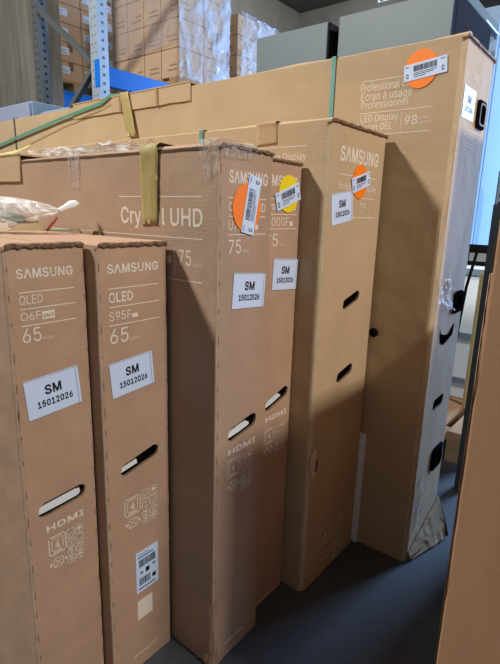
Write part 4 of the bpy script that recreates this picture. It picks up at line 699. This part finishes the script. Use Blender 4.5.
# fifth carton: interactive display
E = Carton('tan interactive display carton behind the two 75-inch cartons, two small hand holes', 1.033, .608, .306, 1.95, 1.254, tg, [(.1655, .8255, .095, .028, .017), (.1595, .6195, .093, .030, .013)], r=.014, seed=15, th=.005, lift=.008)
E.LN('l', (-.30, -.062, 1.2035)); E.T('l', 'Interactive Display', -.237, 1.173, .177, .016)
E.T('s', 'S\u039bMSUNG', .054, 1.175, .206, .031, 1); E.LN('s', (.054, .257, 1.143), (.054, .257, 1.091), (.054, .257, 1.0425)); E.T('s', 'Interactive Display', .054, 1.1095, .205, .0155)
E.T('s', '75', .172, 1.0665, .032, .013); E.T('s', '189cm / 75in', .174, 1.055, .06, .006)
E.P('s').icons([(.085, .158), (.148, .152), (.09, .098), (.16, .148), (.228, .142), (.229, .084)], [(.092, .081), (.156, .075), (.096, .029), (.166, .073), (.233, .068), (.235, .018)])
E.done(); E.DOT('s', .161, 1.131, .042, 'orange', 'round orange sticker'); E.SCAN('s', .1665, 1.131, .098, .036, 15); E.SM('s', .0785, 1.065, .105, .0735, 8)
E.tape('packing_tape', 'l', [(-.211, 1.262), (-.150, 1.262), (-.147, 1.212), (-.209, 1.209)], 'tape_brown', wrap=.12, label='brown paper tape patch', wr=.0006)
E.band('l', -.403, .02, 1.254, .013, 'teal')
# punched corner of the fifth carton: pale torn paper round a dark slit
m = MB(); rnd = random.Random(2); n = 16; cu, cz = .020, .395
A0 = [2 * math.pi * k / n for k in range(n)]
out = [(cu + .019 * math.cos(a) * (.75 + .4 * rnd.random()), cz + .048 * math.sin(a) * (.75 + .4 * rnd.random())) for a in A0]
inn = [(cu + .006 + .006 * math.cos(a), cz - .004 + .024 * math.sin(a)) for a in A0]
m.add([(max(.0005, u), -.0007, z) for u, z in out] + [(u, -.0035 - .004 * rnd.random(), z) for u, z in inn], [(k, (k + 1) % n, n + (k + 1) % n, n + k) for k in range(n)])
m.add([(u, -.0022, z) for u, z in inn], [tuple(range(n))], 1)
m.build('torn_corner', [M['ink_dim'], M['dark']], E.root)

# sixth carton: 98 inch professional display
F = Carton('largest tan carton, 98-inch professional display, tallest in the row', 1.349, .433, .273, 2.7, 1.478, (M['tan'], M['edge_tan']), [(.138, .4945, .1, .036, .004)], r=.017, seed=16, th=.005, lift=.010, over=.003)
F.LN('l', (-.270, -.081, 1.4075), (-.267, -.068, 1.325), (-.26, -.064, 1.267)); F.T('l', 'Professional Display', -.271, 1.3815, .185, .0195); F.T('l', '\u00c9cran \u00e0 usage', -.269, 1.3575, .146, .0195); F.T('l', 'Professionnel', -.267, 1.3365, .137, .0185)
F.T('l', 'LED Display', -.265, 1.302, .110, .018); F.T('l', '\u00c9cran DEL', -.263, 1.2785, .093, .0185); F.P('l').rect(-.1466, 1.274, -.1454, 1.319); F.T('l', '98', -.136, 1.286, .034, .022); F.T('l', 'pouces', -.1, 1.2975, .027, .006); F.T('l', '248.9cm', -.1, 1.2865, .034, .006)
F.T('s', 'S\u039bMSUNG', .09, 1.398, .106, .017, 1)
for i in range(6): F.P('s').rect(.095, 1.276 - i * .008, .195 - .02 * (i % 3), 1.2772 - i * .008)
F.done(); F.DOT('l', -.105, 1.418, .046, 'orange', 'round orange sticker'); F.SCAN('l', -.0937, 1.416, .11, .0395, 6.4); F.SM('s', .079, 1.3373, .1, .075, 0)
F.band('l', -.362, .02, 1.478, .013, 'teal'); F.band('l', -2.235, .02, 1.478, .011, 'dark_strap', u_low=-2.19)
def grip(u, z, wd, h, rim, name):
    def rr(w_, h_, r_, e):
        pts = []
        for cx, cz, a0 in ((w_ / 2 - r_, h_ / 2 - r_, 0), (-w_ / 2 + r_, h_ / 2 - r_, 90), (-w_ / 2 + r_, -h_ / 2 + r_, 180), (w_ / 2 - r_, -h_ / 2 + r_, 270)):
            for k in range(5): a = R(a0 + 22.5 * k); pts.append((u + cx + r_ * math.cos(a), -e, z + cz + r_ * math.sin(a)))
        return pts
    m = MB(); n = 20; rings = [rr(wd, h, .014, .0), rr(wd, h, .014, .006), rr(wd * .74, h * .80, .012, .009), rr(wd * .58, h * .68, .010, .0088), rr(wd * .54, h * .64, .009, .0080), rr(wd * .53, h * .62, .009, .0015)]
    for i in range(5): m.add(rings[i] + rings[i + 1], [(k, (k + 1) % n, n + (k + 1) % n, n + k) for k in range(n)], 1 if i in (2,) else 0)
    m.add(rings[-1], [tuple(range(n))], 2)
    m.build(name, [M['black_plastic'], M['grey_plastic'] if rim else M['black_plastic'], M['dark']], F.root)
grip(.190, 1.327, .076, .072, True, 'carry_handle'); grip(.200, .802, .082, .066, False, 'carry_handle'); grip(.187, .293, .09, .078, False, 'carry_handle')
m = MB(); m.add([(.059, -.0012, .752), (.078, -.002, .722), (.112, -.0012, .713), (.15, -.0025, .710), (.200, -.0012, .738), (.192, -.0012, .700), (.115, -.0012, .682), (.085, -.0012, .692)], [(0, 1, 7), (1, 2, 6, 7), (2, 3, 6), (3, 5, 6), (3, 4, 5)]); m.build('torn_hole', M['dark'], F.root)
def crumple(quad, nx, ny, amp, seed, off, nrm):
    q = [Vector(p) for p in quad]; n = Vector(nrm); g = []
    for j in range(ny):
        fy = j / (ny - 1); row = []
        for i in range(nx):
            fx = i / (nx - 1); p = (q[0] * (1 - fx) + q[1] * fx) * (1 - fy) + (q[3] * (1 - fx) + q[2] * fx) * fy
            row.append(p + n * (off + amp * abs(noise.noise(p * 28 + Vector((seed, 0, 0)))) * 2) + Vector((noise.noise(p * 40 + Vector((0, seed, 0))), noise.noise(p * 41), noise.noise(p * 43))) * amp * .5)
        g.append(row)
    return g
m = MB(); m.sheet(crumple([(.0, 0, .89), (.13, 0, .875), (.14, 0, .785), (.012, 0, .80)], 16, 16, .012, 3, .002, (0, -1, 0))); m.build('torn_film', M['tornfilm'], F.root, smooth=True)
m = MB(); m.sheet(crumple([(.05, 0, .27), (.10, 0, .28), (.07, 0, .08), (.03, 0, .06)], 8, 16, .008, 5, .002, (0, -1, 0))); m.build('torn_film', M['tornfilm'], F.root, smooth=True)
# frayed bottom skirt of the big carton, folded outwards and lying on the floor
g = []
for j in range(8):
    fy = j / 7; row = []
    for i in range(13):
        fx = i / 12; z = max(.006, .105 * (1 - fy) * (.25 + .75 * fx) + .003 + .006 * abs(noise.noise((i * .9, j * .7, 1))))
        row.append((.02 + (.252 - .055 * fy) * fx, -.003 - fy * (.010 + .050 * fx) * (1 + .12 * noise.noise((i * .8, j * .2, 4))), z))
    g.append(row)
m = MB(); m.sheet(g, .003, (0, -1, .4)); m.build('torn_skirt', M['tan'], F.root)
m = MB(); rnd = random.Random(9)
for i in range(11):
    u = .012 + .022 * i; y = -.010 - .003 * i
    m.add([(u, y, .001), (u + .014, y - .004, .002), (u + .011 + .006 * rnd.random(), y - .006, .02 + .022 * rnd.random()), (u + .003, y - .003, .012 + .01 * rnd.random())], [(0, 1, 2, 3)])
m.tube([(.268, -.004, .10), (.258, -.022, .075), (.240, -.043, .04), (.217, -.063, .008)], .0028, 6)
m.build('frayed_edge', M['torn'], F.root)
m = MB(); m.tube([(-.001, .169, .71), (-.004, .169, .71), (-.008, .169, .71)], [.014, .0135, .009], 16); m.build('plug', M['black_plastic'], F.root)

# edge protectors folded over carton tops
def protector(label, x, y0, y1, z0, zt, depth, lip, mat, seed):
    t = thing('cardboard_edge_protector', label, 'edge protector', (x, (y0 + y1) / 2, z0)); h = (y1 - y0) / 2; n = 16
    g = [[(0, -h + 2 * h * i / (n - 1), zt - z0 - (zt - z0) * q + (.0025 * noise.noise((i * .8, q * 3, seed)))) for i in range(n)] for q in (0, .3, .65, 1)]
    m = MB(); m.sheet(g, .005, (-1, 0, 0)); m.build('front_leg', mat, t)
    g = [[(depth * q - .002, -h + 2 * h * i / (n - 1), zt - z0 + .001 + .003 * abs(noise.noise((i * .6, q * 2, seed + 4)))) for i in range(n)] for q in (0, .5, 1)]
    m = MB(); m.sheet(g, .004, (0, 0, 1)); m.build('top_leg', mat, t); return t
pf = protector('folded cardboard strip with olive tape over the top edge of the tallest carton', 1.343, 1.376, 2.119, 1.432, 1.494, .08, .005, M['tan'], 3)
g = []
for q in range(9):
    f = q / 8; row = []
    for i in range(5): row.append((-.0062 - (.002 * random.Random(q * 7 + i).random()), (1.772 - 1.7475) - .055 * i / 4 + (-.0) - .045 * f, .062 - .165 * f))
    g.append(row)
g = [[(.05, 1.772 - 1.7475 - .055 * i / 4, .0690) for i in range(5)], [(-.004, 1.772 - 1.7475 - .055 * i / 4, .0690) for i in range(5)]] + g
m = MB(); m.sheet(g, .0004, (-1, 0, 0)); m.build('packing_tape', M['olive'], pf, smooth=True)
for yy in (1.55, 1.775):
    m = MB(); m.box((-.0068, yy - 1.7475 - .003, .0), (-.0052, yy - 1.7475 + .003, .0625)); m.build('crease', M['edge_tan'], pf)
pc = protector('tan cardboard cap folded over the top edge of the olive-taped carton', .6915, 1.362, 2.10, 1.112, 1.182, .09, .005, M['tan'], 8)

# loose straps, string and film on the carton tops
def ribbon(name, pts, wd, mat, label, cat, nrm=(-1, 0, 0)):
    P = [Vector(p) for p in pts]; n = Vector(nrm); g = []
    for i, p in enumerate(P):
        d = (P[min(i + 1, len(P) - 1)] - P[max(0, i - 1)]).normalized(); s_ = d.cross(n).normalized() * wd / 2; g.append([p + s_, p - s_])
    m = MB(); m.sheet(g, .0008, nrm); return tag(m.build(name, mat, None, smooth=False), label, cat)
def lerp(pts, n):
    out = []
    for i in range(len(pts) - 1):
        a, c = Vector(pts[i]), Vector(pts[i + 1]); out += [a.lerp(c, k / n) for k in range(n)]
    return out + [Vector(pts[-1])]
ribbon('packing_strap', lerp([(1.338, 3.05, 1.33), (1.338, 2.824, 1.363), (1.338, 2.221, 1.441), (1.336, 1.90, 1.474), (1.337, 1.84, 1.4965), (1.36, 1.80, 1.5005)], 3), .014, M['green'], 'green plastic strap slanting across the tallest carton at upper left', 'strap')
m = MB(); m.tube(lerp([(1.345, 2.61, 1.338), (1.344, 2.207, 1.41), (1.337, 1.90, 1.455), (1.3365, 1.84, 1.47)], 4), .0015, 6); tag(m.build('string', M['string']), 'thin pale string below the green strap on the tallest carton', 'string')
ribbon('packing_strap', lerp([(.80, 2.00, 1.196), (.82, 1.80, 1.205), (.85, 1.68, 1.222), (.86, 1.62, 1.236)], 4), .022, M['yellow_strap'], 'short yellow strap end lying on top of the olive-taped carton', 'strap', (-.6, 0, .8))
m = MB(); m.sheet(crumple([(.700, 1.35, 1.1785), (.700, .90, 1.1785), (.80, .92, 1.1795), (.80, 1.34, 1.181)], 34, 8, .014, 7, .002, (0, 0, 1))); tag(m.build('crumpled_film', M['film2'], None, smooth=True), 'crumpled clear film lying along the top of the olive-taped carton', 'plastic film')
m = MB(); m.box((1.3396, .594, 0.0), (1.3478, .80, .385)); tag(m.build('foam_sheet', M['foam']), 'white foam sheet edge standing between the two tan cartons', 'foam sheet')

# plastic bag on the first carton
bag = thing('plastic_bag', 'knotted translucent plastic bag with a red tie on the leftmost carton', 'bag', (.50, 1.14, .9925))
m = MB(); nu, nv = 40, 22; g = []
for j in range(nv):
    f = j / (nv - 1); row = []
    # axis from the far round end to the knot, radius shrinking to the neck
    ax = Vector((-.12, .12, .030)).lerp(Vector((.117, -.088, .046)), f)
    rad = (.062 * math.sin(math.pi * min(1, f * 1.15 + .02) ** .8) ** .6 if f < .80 else .0) if f < .8 else 0
    rad = max(.006, .066 * (1 - f) ** .55 * min(1, (f + .03) * 6) ** .5)
    for i in range(nu):
        a = 2 * math.pi * i / (nu - 1)
        rr = rad * (1 + .22 * noise.noise((math.cos(a) * 2.2, math.sin(a) * 2.2, f * 5)) + .07 * math.sin(a * 11 + f * 3) * f)
        p = ax + Vector((.66, .75, 0)) * rr * 1.25 * math.cos(a) + Vector((0, 0, 1)) * rr * .85 * math.sin(a)
        p.z = max(.001, p.z); row.append(p)
    g.append(row)
m.sheet(g); m.build('bag_body', M['bag'], bag, smooth=True)
m = MB(); kn = [(.117, -.088, .046), (.122, -.089, .049), (.134, -.09, .054), (.148, -.091, .060), (.160, -.092, .064), (.166, -.092, .064)]; m.tube(kn, [.006, .005, .007, .010, .007, .003], 7); m.build('knotted_neck', M['foam'], bag, smooth=True)
m = MB(); m.tube([(.114, -.086, .032), (.106, -.086, .022), (.094, -.086, .010), (.088, -.086, .002)], [.002, .0032, .0034, .0026], 8); m.build('red_tie', M['red'], bag, smooth=True)
m = MB(); m.sheet([[(-.16, .02, .075), (-.16, .02, .055)], [(-.08, -.02, .073), (-.08, -.02, .048)], [(-.01, -.03, .058), (-.01, -.03, .034)], [(.06, -.05, .030), (.06, -.05, .012)]], .0008, (-.6, -.8, 0)); m.build('teal_strap', M['teal'], bag)
m = MB(); m.sheet(crumple([(-.14, -.06, .004), (.02, -.05, .004), (.02, -.05, .018), (-.14, -.06, .022)], 14, 5, .004, 2, 0, (0, -1, 0)), .002, (0, -1, 0)); m.build('paper_inside', M['ink'], bag)
m = MB(); m.sheet(crumple([(.01, -.06, .002), (.09, -.07, .002), (.08, -.06, .024), (.05, -.05, .020)], 8, 5, .004, 6, 0, (0, -1, 0)), .002, (0, -1, 0)); m.build('card_inside', M['tan'], bag)
m = MB(); m.tube([(.60, 1.10, .9945), (.66, 1.085, .995), (.70, 1.10, .9945)], .0022, 6); tag(m.build('twist_tie', M['green']), 'short dark green tie lying beside the plastic bag', 'tie')
ribbon('packing_strap', lerp([(.58, 1.19, .9955), (.645, 1.14, .996), (.70, 1.02, .9955)], 3), .010, M['string'], 'pale strap lying flat across the tops of the two 65-inch cartons', 'strap', (0, 0, 1))

# cartons at the right edge, across the aisle
def plain_carton(label, x0, y0, x1, y1, H, mat, seed, r=.006):
    t = thing('large_carton', label, 'carton', (x0, y0, 0))
    carton_body(t, x1 - x0, y1 - y0, H, [], r, [mat, M['edge'], M['dark'], M['worn']], seed, .0015)
    return t
f1 = plain_carton('orange-brown carton closest to the viewer, filling the right edge', .75, -1.45, 1.1785, .168, 1.045, M['fore'], 21, .004)
top_flaps(f1, .428, 1.618, 1.045, M['fore'], M['edge'], 22)
m = MB(); rnd = random.Random(4); g = []
for q in range(2): g.append([(.0015 + q * .004, 1.6185 + .0012 + rnd.uniform(0, .0012), .02 + 1.0 * i / 60) for i in range(61)])
m.sheet(g, .001, (0, 1, 0)); m.build('frayed_edge', M['torn'], f1)
f2 = plain_carton('dark-edged brown carton just behind the orange-brown one, mostly hidden', 1.18, -1.2, 1.345, .27, .93, M['kraft'], 23)
shade_carton = plain_carton('unseen tall brown carton added beyond the dark-edged one to shade the tallest carton', 1.36, -1.2, 1.76, .27, 1.42, M['kraft'], 24)  # out of view, added to keep warm light off the tallest carton's short end

# ------------------------------------------------------------------ fridges behind the row
def fridge(label, y0, y1, H, paper):
    t = thing('fridge', label, 'fridge', (2.45, y0, 0)); W = y1 - y0
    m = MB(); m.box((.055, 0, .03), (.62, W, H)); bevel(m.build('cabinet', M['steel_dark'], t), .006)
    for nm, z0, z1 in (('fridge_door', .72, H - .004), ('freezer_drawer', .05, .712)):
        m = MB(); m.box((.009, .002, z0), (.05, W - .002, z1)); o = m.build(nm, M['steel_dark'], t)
        m = MB(); m.box((0, .001, z0 + .001), (.0085, W - .001, z1 - .001)); bevel(m.build('front_panel', M['steel'], o), .003)
    m = MB(); m.box((.0505, .004, .05), (.0545, W - .004, H - .006)); m.build('door_gasket', M['rail'], t)
    m = MB(); m.box((.06, .02, H), (.22, W - .02, H + .012)); m.build('hinge_cover', M['steel_dark'], t)
    for yy in (.06, W - .06):
        m = MB(); m.tube([(.1, yy, 0), (.1, yy, .03)], .02, 12); m.build('foot', M['black_plastic'], t)
    return t
fridge('grey steel fridge standing left of its twin, behind the tallest carton', 1.497, 1.962, 2.022, 0)
fr2 = fridge('grey steel fridge with a dark slate side, paper tag on top', .86, 1.431, 2.03, 1)
tg_ = thing('paper_tag', 'white paper tag with dark lettering on top of the right fridge', 'tag', (2.452, 1.17, 2.046))
m = MB(); m.box((0, -.055, 0), (.0015, .055, .06)); m.build('tag_sheet', M['paper'], tg_)
m = MB()
for i in range(4): m.box((-.0012, -.045 + i * .024, .004), (-.0002, -.028 + i * .024, .022))
m.build('tag_lettering', M['black'], tg_)
m = MB(); m.box((2.47, .855, 2.0312), (3.19, .885, 2.080)); m.box((2.93, .850, 2.0312), (3.19, .8548, 2.041), 1)
tag(bevel(m.build('steel_rail', [M['rail_grey'], M['chest']]), .003), 'grey steel rail lying on top of the right fridge along its side edge', 'rail')

# ------------------------------------------------------------------ pale appliances at the far left behind the row
def cabinet(name, label, cat, x0, y0, x1, y1, H, mat, side):
    t = thing(name, label, cat, (x0, y0, 0)); m = MB(); m.box((.02, 0, .02), (x1 - x0, y1 - y0, H)); bevel(m.build('cabinet', side, t), .006)
    m = MB(); m.box((0, .004, .08), (.018, y1 - y0 - .004, H - .01)); bevel(m.build('door', mat, t), .004)
    m = MB(); m.box((.04, .02, 0), (x1 - x0 - .02, y1 - y0 - .02, .02)); m.build('plinth', M['black_plastic'], t)
    return t
cabinet('washing_machine', 'pale grey enamel cabinet at the far left below the concrete column', 'appliance', 1.70, 3.17, 1.95, 3.85, 1.688, M['lavender'], M['white_enamel'])
cabinet('washing_machine', 'lower pale grey cabinet between its taller twin and the rack upright', 'appliance', 1.74, 2.83, 1.95, 3.11, 1.625, M['lavender'], M['lavender'])

# ------------------------------------------------------------------ pallet rack
X0, YF, YR, ZB = 2.05, 2.96, 3.655, 1.822
rk = thing('pallet_rack', 'perforated galvanised rack upright frame with diagonal braces, upper left', 'rack', (X0, YF, 0))
def post(y, mat, nm):
    m = MB(); w_ = .075
    m.box((0, y - .036, 0), (.006, y + .036, 3.4)); m.box((0, y - .042, 0), (.075, y - .036, 3.4)); m.box((0, y + .036, 0), (.075, y + .042, 3.4))
    o = m.build(nm, mat, rk)
    m = MB(); z = 1.2
    while z < 3.0:
        m.box((-.0008, y - .022, z), (.0004, y - .013, z + .012)); m.box((-.0008, y + .013, z), (.0004, y + .022, z + .012)); m.box((.028, y - .0428, z + .02), (.046, y - .0416, z + .036)); z += .05
    m.build('slot_pattern', M['hole'] if nm == 'front_post' else M['steel_dark'], o)
post(0, M['galv'], 'front_post'); post(YR - YF, M['post_shaded'], 'rear_post')
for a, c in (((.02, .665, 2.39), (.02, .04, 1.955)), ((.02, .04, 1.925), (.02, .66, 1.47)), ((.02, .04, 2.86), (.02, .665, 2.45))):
    m = MB(); m.bar(a, c, .03, .034, up=(1, 0, 0)); m.build('brace', M['post_shaded'], rk)
m = MB(); m.box((-.004, -.05, ZB - .02), (.0, .0, ZB + .14)); m.build('beam_connector', M['blue'], rk)
def beam(label, x0, x1, y, z0, z1):
    t = thing('rack_beam', label, 'beam', (x0, y, z0)); m = MB(); m.box((0, -.025, 0), (x1 - x0, .025, z1 - z0)); bevel(m.build('beam_rail', M['blue'], t), .004)
    m = MB(); m.box((-.004, -.03, -.02), (0, .03, z1 - z0 + .03)); m.build('end_plate', M['blue'], t)
beam('blue rack beam running right from the galvanised upright under the wrapped pallet', X0 + .085, 4.6, YF, ZB, ZB + .120)
beam('darker blue rack beam seen through the rack frame, under labelled cartons', 2.36, 4.6, 4.22, 1.885, 2.035)

# ------------------------------------------------------------------ pallets and shipping cartons on the rack
def pallet(label, x0, y0, x1, y1, z0, h=.13):
    t = thing('pallet', label, 'pallet', (x0, y0, z0)); W, D_ = x1 - x0, y1 - y0
    n = max(3, int(D_ / .15))
    for i in range(n):
        m = MB(); y = (D_ - .1) * i / (n - 1); m.box((0, y, h - .022), (W, y + .1, h)); m.build('deck_board', M['wood'], t)
    for fx in (0, .5, 1):
        m = MB(); x = (W - .1) * fx; m.box((x, 0, h - .042), (x + .1, D_, h - .0225)); m.build('stringer_board', M['wood'], t)
        for fy in (0, .5, 1):
            y = (D_ - .1) * fy; m = MB(); m.box((x, y, .0), (x + .1, y + .1, h - .0425)); m.build('block', M['wood'], t)
    return t
def ship_carton(label, x, y, z, W, D_, H, grp, lab_x=False, marks=None, seed=0):
    t = thing('shipping_carton', label, 'carton', (x, y, z), grp); rnd = random.Random(seed)
    m = MB(); j = .003; m.box((j, j, .0005), (W - j, D_ - j, H - j * .6)); bevel(m.build('body', M['carton'], t), .005)
    m = MB(); m.box((W / 2 - .025, .0022, H * .55), (W / 2 + .025, .0030, H - .004)); m.build('tape', M['seam'] if rnd.random() < .3 else M['carton'], t)
    if lab_x:
        m = MB(); m.box((W * .10, .0012, H * .36), (W * .10 + .085, .0028, H * .74)); o = m.build('address_label', M['paper'], t); o['label'] = 'white address label'
        m = MB()
        for q in range(3): m.box((W * .10 + .01, .0004, H * (.44 + .08 * q)), (W * .10 + .03 + .035 * rnd.random(), .001, H * (.46 + .08 * q)))
        m.build('label_print', M['black'], o)
    if marks:
        m = MB()
        for q in range(2):
            l = rnd.uniform(.35, .8)
            if 'x' in marks: m.box((.0018, D_ * .12, H * (.24 + .16 * q)), (.0028, D_ * (.12 + l * .75), H * (.29 + .16 * q)))
            if 'y' in marks: m.box((W * .12, .0018, H * (.30 + .2 * q)), (W * (.12 + l * .7), .0028, H * (.335 + .2 * q)))
        m.build('printed_marks', M['mark'], t)
    return t
rows = ['bottom row', 'second row up', 'third row up', 'fourth row up', 'fifth row up']
cols = ['column beside the rear post', 'second column from rear post', 'column left of front upright', 'column right of front upright']
pallet('wooden pallet under the labelled cartons behind the rack frame', 2.40, 4.40, 3.32, 5.1, 2.045, .13)
xs = [2.44, 2.685, 2.93, 3.165]; ws = [.245, .245, .235, .16]
for c_ in range(4):
    for r_ in range(5):
        ship_carton('white-labelled carton behind the rack, %s, %s' % (rows[r_], cols[c_]), xs[c_], 4.42, 2.177 + .157 * r_, ws[c_], .45, .157, 'labelled cartons behind the rack', True, None, r_ * 7 + c_)
PX, PY = 2.79, 2.96
pallet('wooden pallet on the blue beam under the film-wrapped cartons', PX, PY + .02, PX + .58, PY + 1.02, 1.945, .085)
dep = ['at the front corner', 'second from the front corner', 'third from the front corner', 'at the back end']
for r_ in range(4):
    for d_ in range(4):
        ship_carton('film-wrapped carton on the blue beam, %s, %s' % (rows[r_], dep[d_]), PX + .005, PY + .02 + .2 * d_, 2.031 + .20 * r_, .27, .2, .20, 'film-wrapped cartons on the blue beam', False, 'xy' if d_ == 0 else 'x', r_ * 11 + d_)
    ship_carton('film-wrapped carton on the blue beam, %s, right of the corner' % rows[r_], PX + .275, PY + .02, 2.031 + .20 * r_, .27, .2, .20, 'film-wrapped cartons on the blue beam', False, 'y', r_ * 13)
m = MB(); Z0, Z1 = 2.02, 2.86
m.sheet(crumple([(PX + .56, PY + .015, Z1), (PX + .0, PY + .015, Z1), (PX + .0, PY + .015, Z0), (PX + .56, PY + .015, Z0)], 30, 30, .012, 4, .004, (0, -1, 0)))
m.sheet(crumple([(PX, PY + .02, Z1), (PX, PY + .84, Z1), (PX, PY + .84, Z0 + .2), (PX, PY + .02, Z0 + .24)], 34, 24, .010, 9, .004, (-1, 0, 0)), mi=1)
tag(m.build('stretch_film', [M['film'], M['film_thin']], None, smooth=True), 'clear stretch film around the cartons on the blue beam', 'stretch film')
QX = 3.47
pallet('wooden pallet under the wrapped stack next to the grey fridge', QX, PY + .02, QX + .56, PY + .75, 1.945, .085)
for r_ in range(4):
    ship_carton('wrapped carton beside the left fridge, %s, end facing the rack' % rows[r_], QX + .005, PY + .03, 2.031 + .155 * r_, .27, .4, .155, 'wrapped cartons beside the left fridge', False, 'x', r_ * 5 + 2)
    ship_carton('wrapped carton beside the left fridge, %s, under bunched film' % rows[r_], QX + .275, PY + .03, 2.031 + .155 * r_, .27, .4, .155, 'wrapped cartons beside the left fridge', False, None, r_ * 5 + 3)
m = MB(); m.sheet(crumple([(QX + .57, PY + .02, 2.655), (QX + .03, PY + .02, 2.665), (QX + .03, PY + .02, 2.0), (QX + .57, PY + .02, 2.0)], 26, 30, .020, 6, .006, (0, -1, 0)))
m.sheet(crumple([(QX + .57, PY + .02, 2.655), (QX + .03, PY + .02, 2.665), (QX + .03, PY + .40, 2.665), (QX + .57, PY + .40, 2.655)], 26, 14, .012, 16, .004, (0, 0, 1)))
tag(m.build('stretch_film', M['film'], None, smooth=True), 'bunched clear film on the stack beside the left fridge', 'stretch film')

# ------------------------------------------------------------------ right-hand gap
fz = thing('upright_freezer', 'pale blue-white upright freezer glimpsed right of the slate fridge side', 'freezer', (3.2, .858, 0))
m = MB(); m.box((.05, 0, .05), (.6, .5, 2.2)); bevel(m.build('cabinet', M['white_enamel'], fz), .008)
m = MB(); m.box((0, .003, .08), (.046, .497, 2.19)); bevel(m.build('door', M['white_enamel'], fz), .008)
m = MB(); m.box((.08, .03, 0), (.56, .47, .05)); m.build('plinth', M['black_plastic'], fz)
pallet('low wooden pallet on the floor in the right gap', 2.12, .46, 3.0, .84, 0.0, .14)
cf_ = thing('chest_freezer', 'pale blue-white chest cabinet with two grey rails on the low pallet', 'freezer', (2.56, .53, .142))
m = MB(); m.box((0, 0, 0), (.42, .30, .68)); bevel(m.build('cabinet', M['chest'], cf_), .008)
for z in (.10, .335, .655):
    m = MB(); m.box((-.012, 0, z - .014), (-.0005, .30, z + .014)); m.build('rail', M['rail'], cf_)
m = MB(); m.box((2.48, .592, .141), (2.505, .606, .80)); tag(m.build('wood_plank', M['yellow_wood']), 'yellow wooden plank upright in front of the chest cabinet', 'plank')
m = MB(); m.tube(lerp([(2.40, .668, .145), (2.40, .655, .45), (2.41, .640, .74), (2.44, .622, .90)], 5), .007, 8); tag(m.build('cable', M['black_plastic']), 'black cable hanging in the right gap before the chest cabinet', 'cable')
m = MB(); m.box((1.9, .418, 0), (1.94, .452, 1.10)); tag(bevel(m.build('steel_post', M['post_slate']), .003), 'dark slate steel post beside the orange-brown carton edge', 'post')
bx = thing('machine', 'small black machine on the chest cabinet in the right gap', 'machine', (2.62, .56, .825))
m = MB(); m.box((0, 0, 0), (.25, .22, .09)); bevel(m.build('casing', M['black_plastic'], bx), .006)
m = MB(); m.box((-.003, .06, .02), (-.0002, .14, .06)); m.build('front_panel', M['galv_dark'], bx)
wc = thing('white_carton', 'white wrapped carton behind the perforated post in the right gap', 'carton', (4.0, .70, 0))
m = MB(); m.box((0, 0, 0), (.5, .55, 1.55)); bevel(m.build('body', M['white_enamel'], wc), .01)
m = MB(); m.box((-.001, .2, .9), (-.0002, .26, 1.545)); m.build('tape', M['clear'], wc)
rp = thing('rack_post', 'pale perforated rack post in the right gap above the machine', 'rack', (3.2, .70, 0))
m = MB(); m.box((0, 0, 0), (.004, .055, 1.32)); m.box((0, 0, 0), (.05, .004, 1.32)); m.box((0, .051, 0), (.05, .055, 1.32)); m.build('post', M['galv'], rp)
m = MB(); z = .5
while z < 1.3:
    m.box((-.001, .020, z), (.0002, .036, z + .018)); z += .045
m.build('slot_pattern', M['steel_dark'], rp)
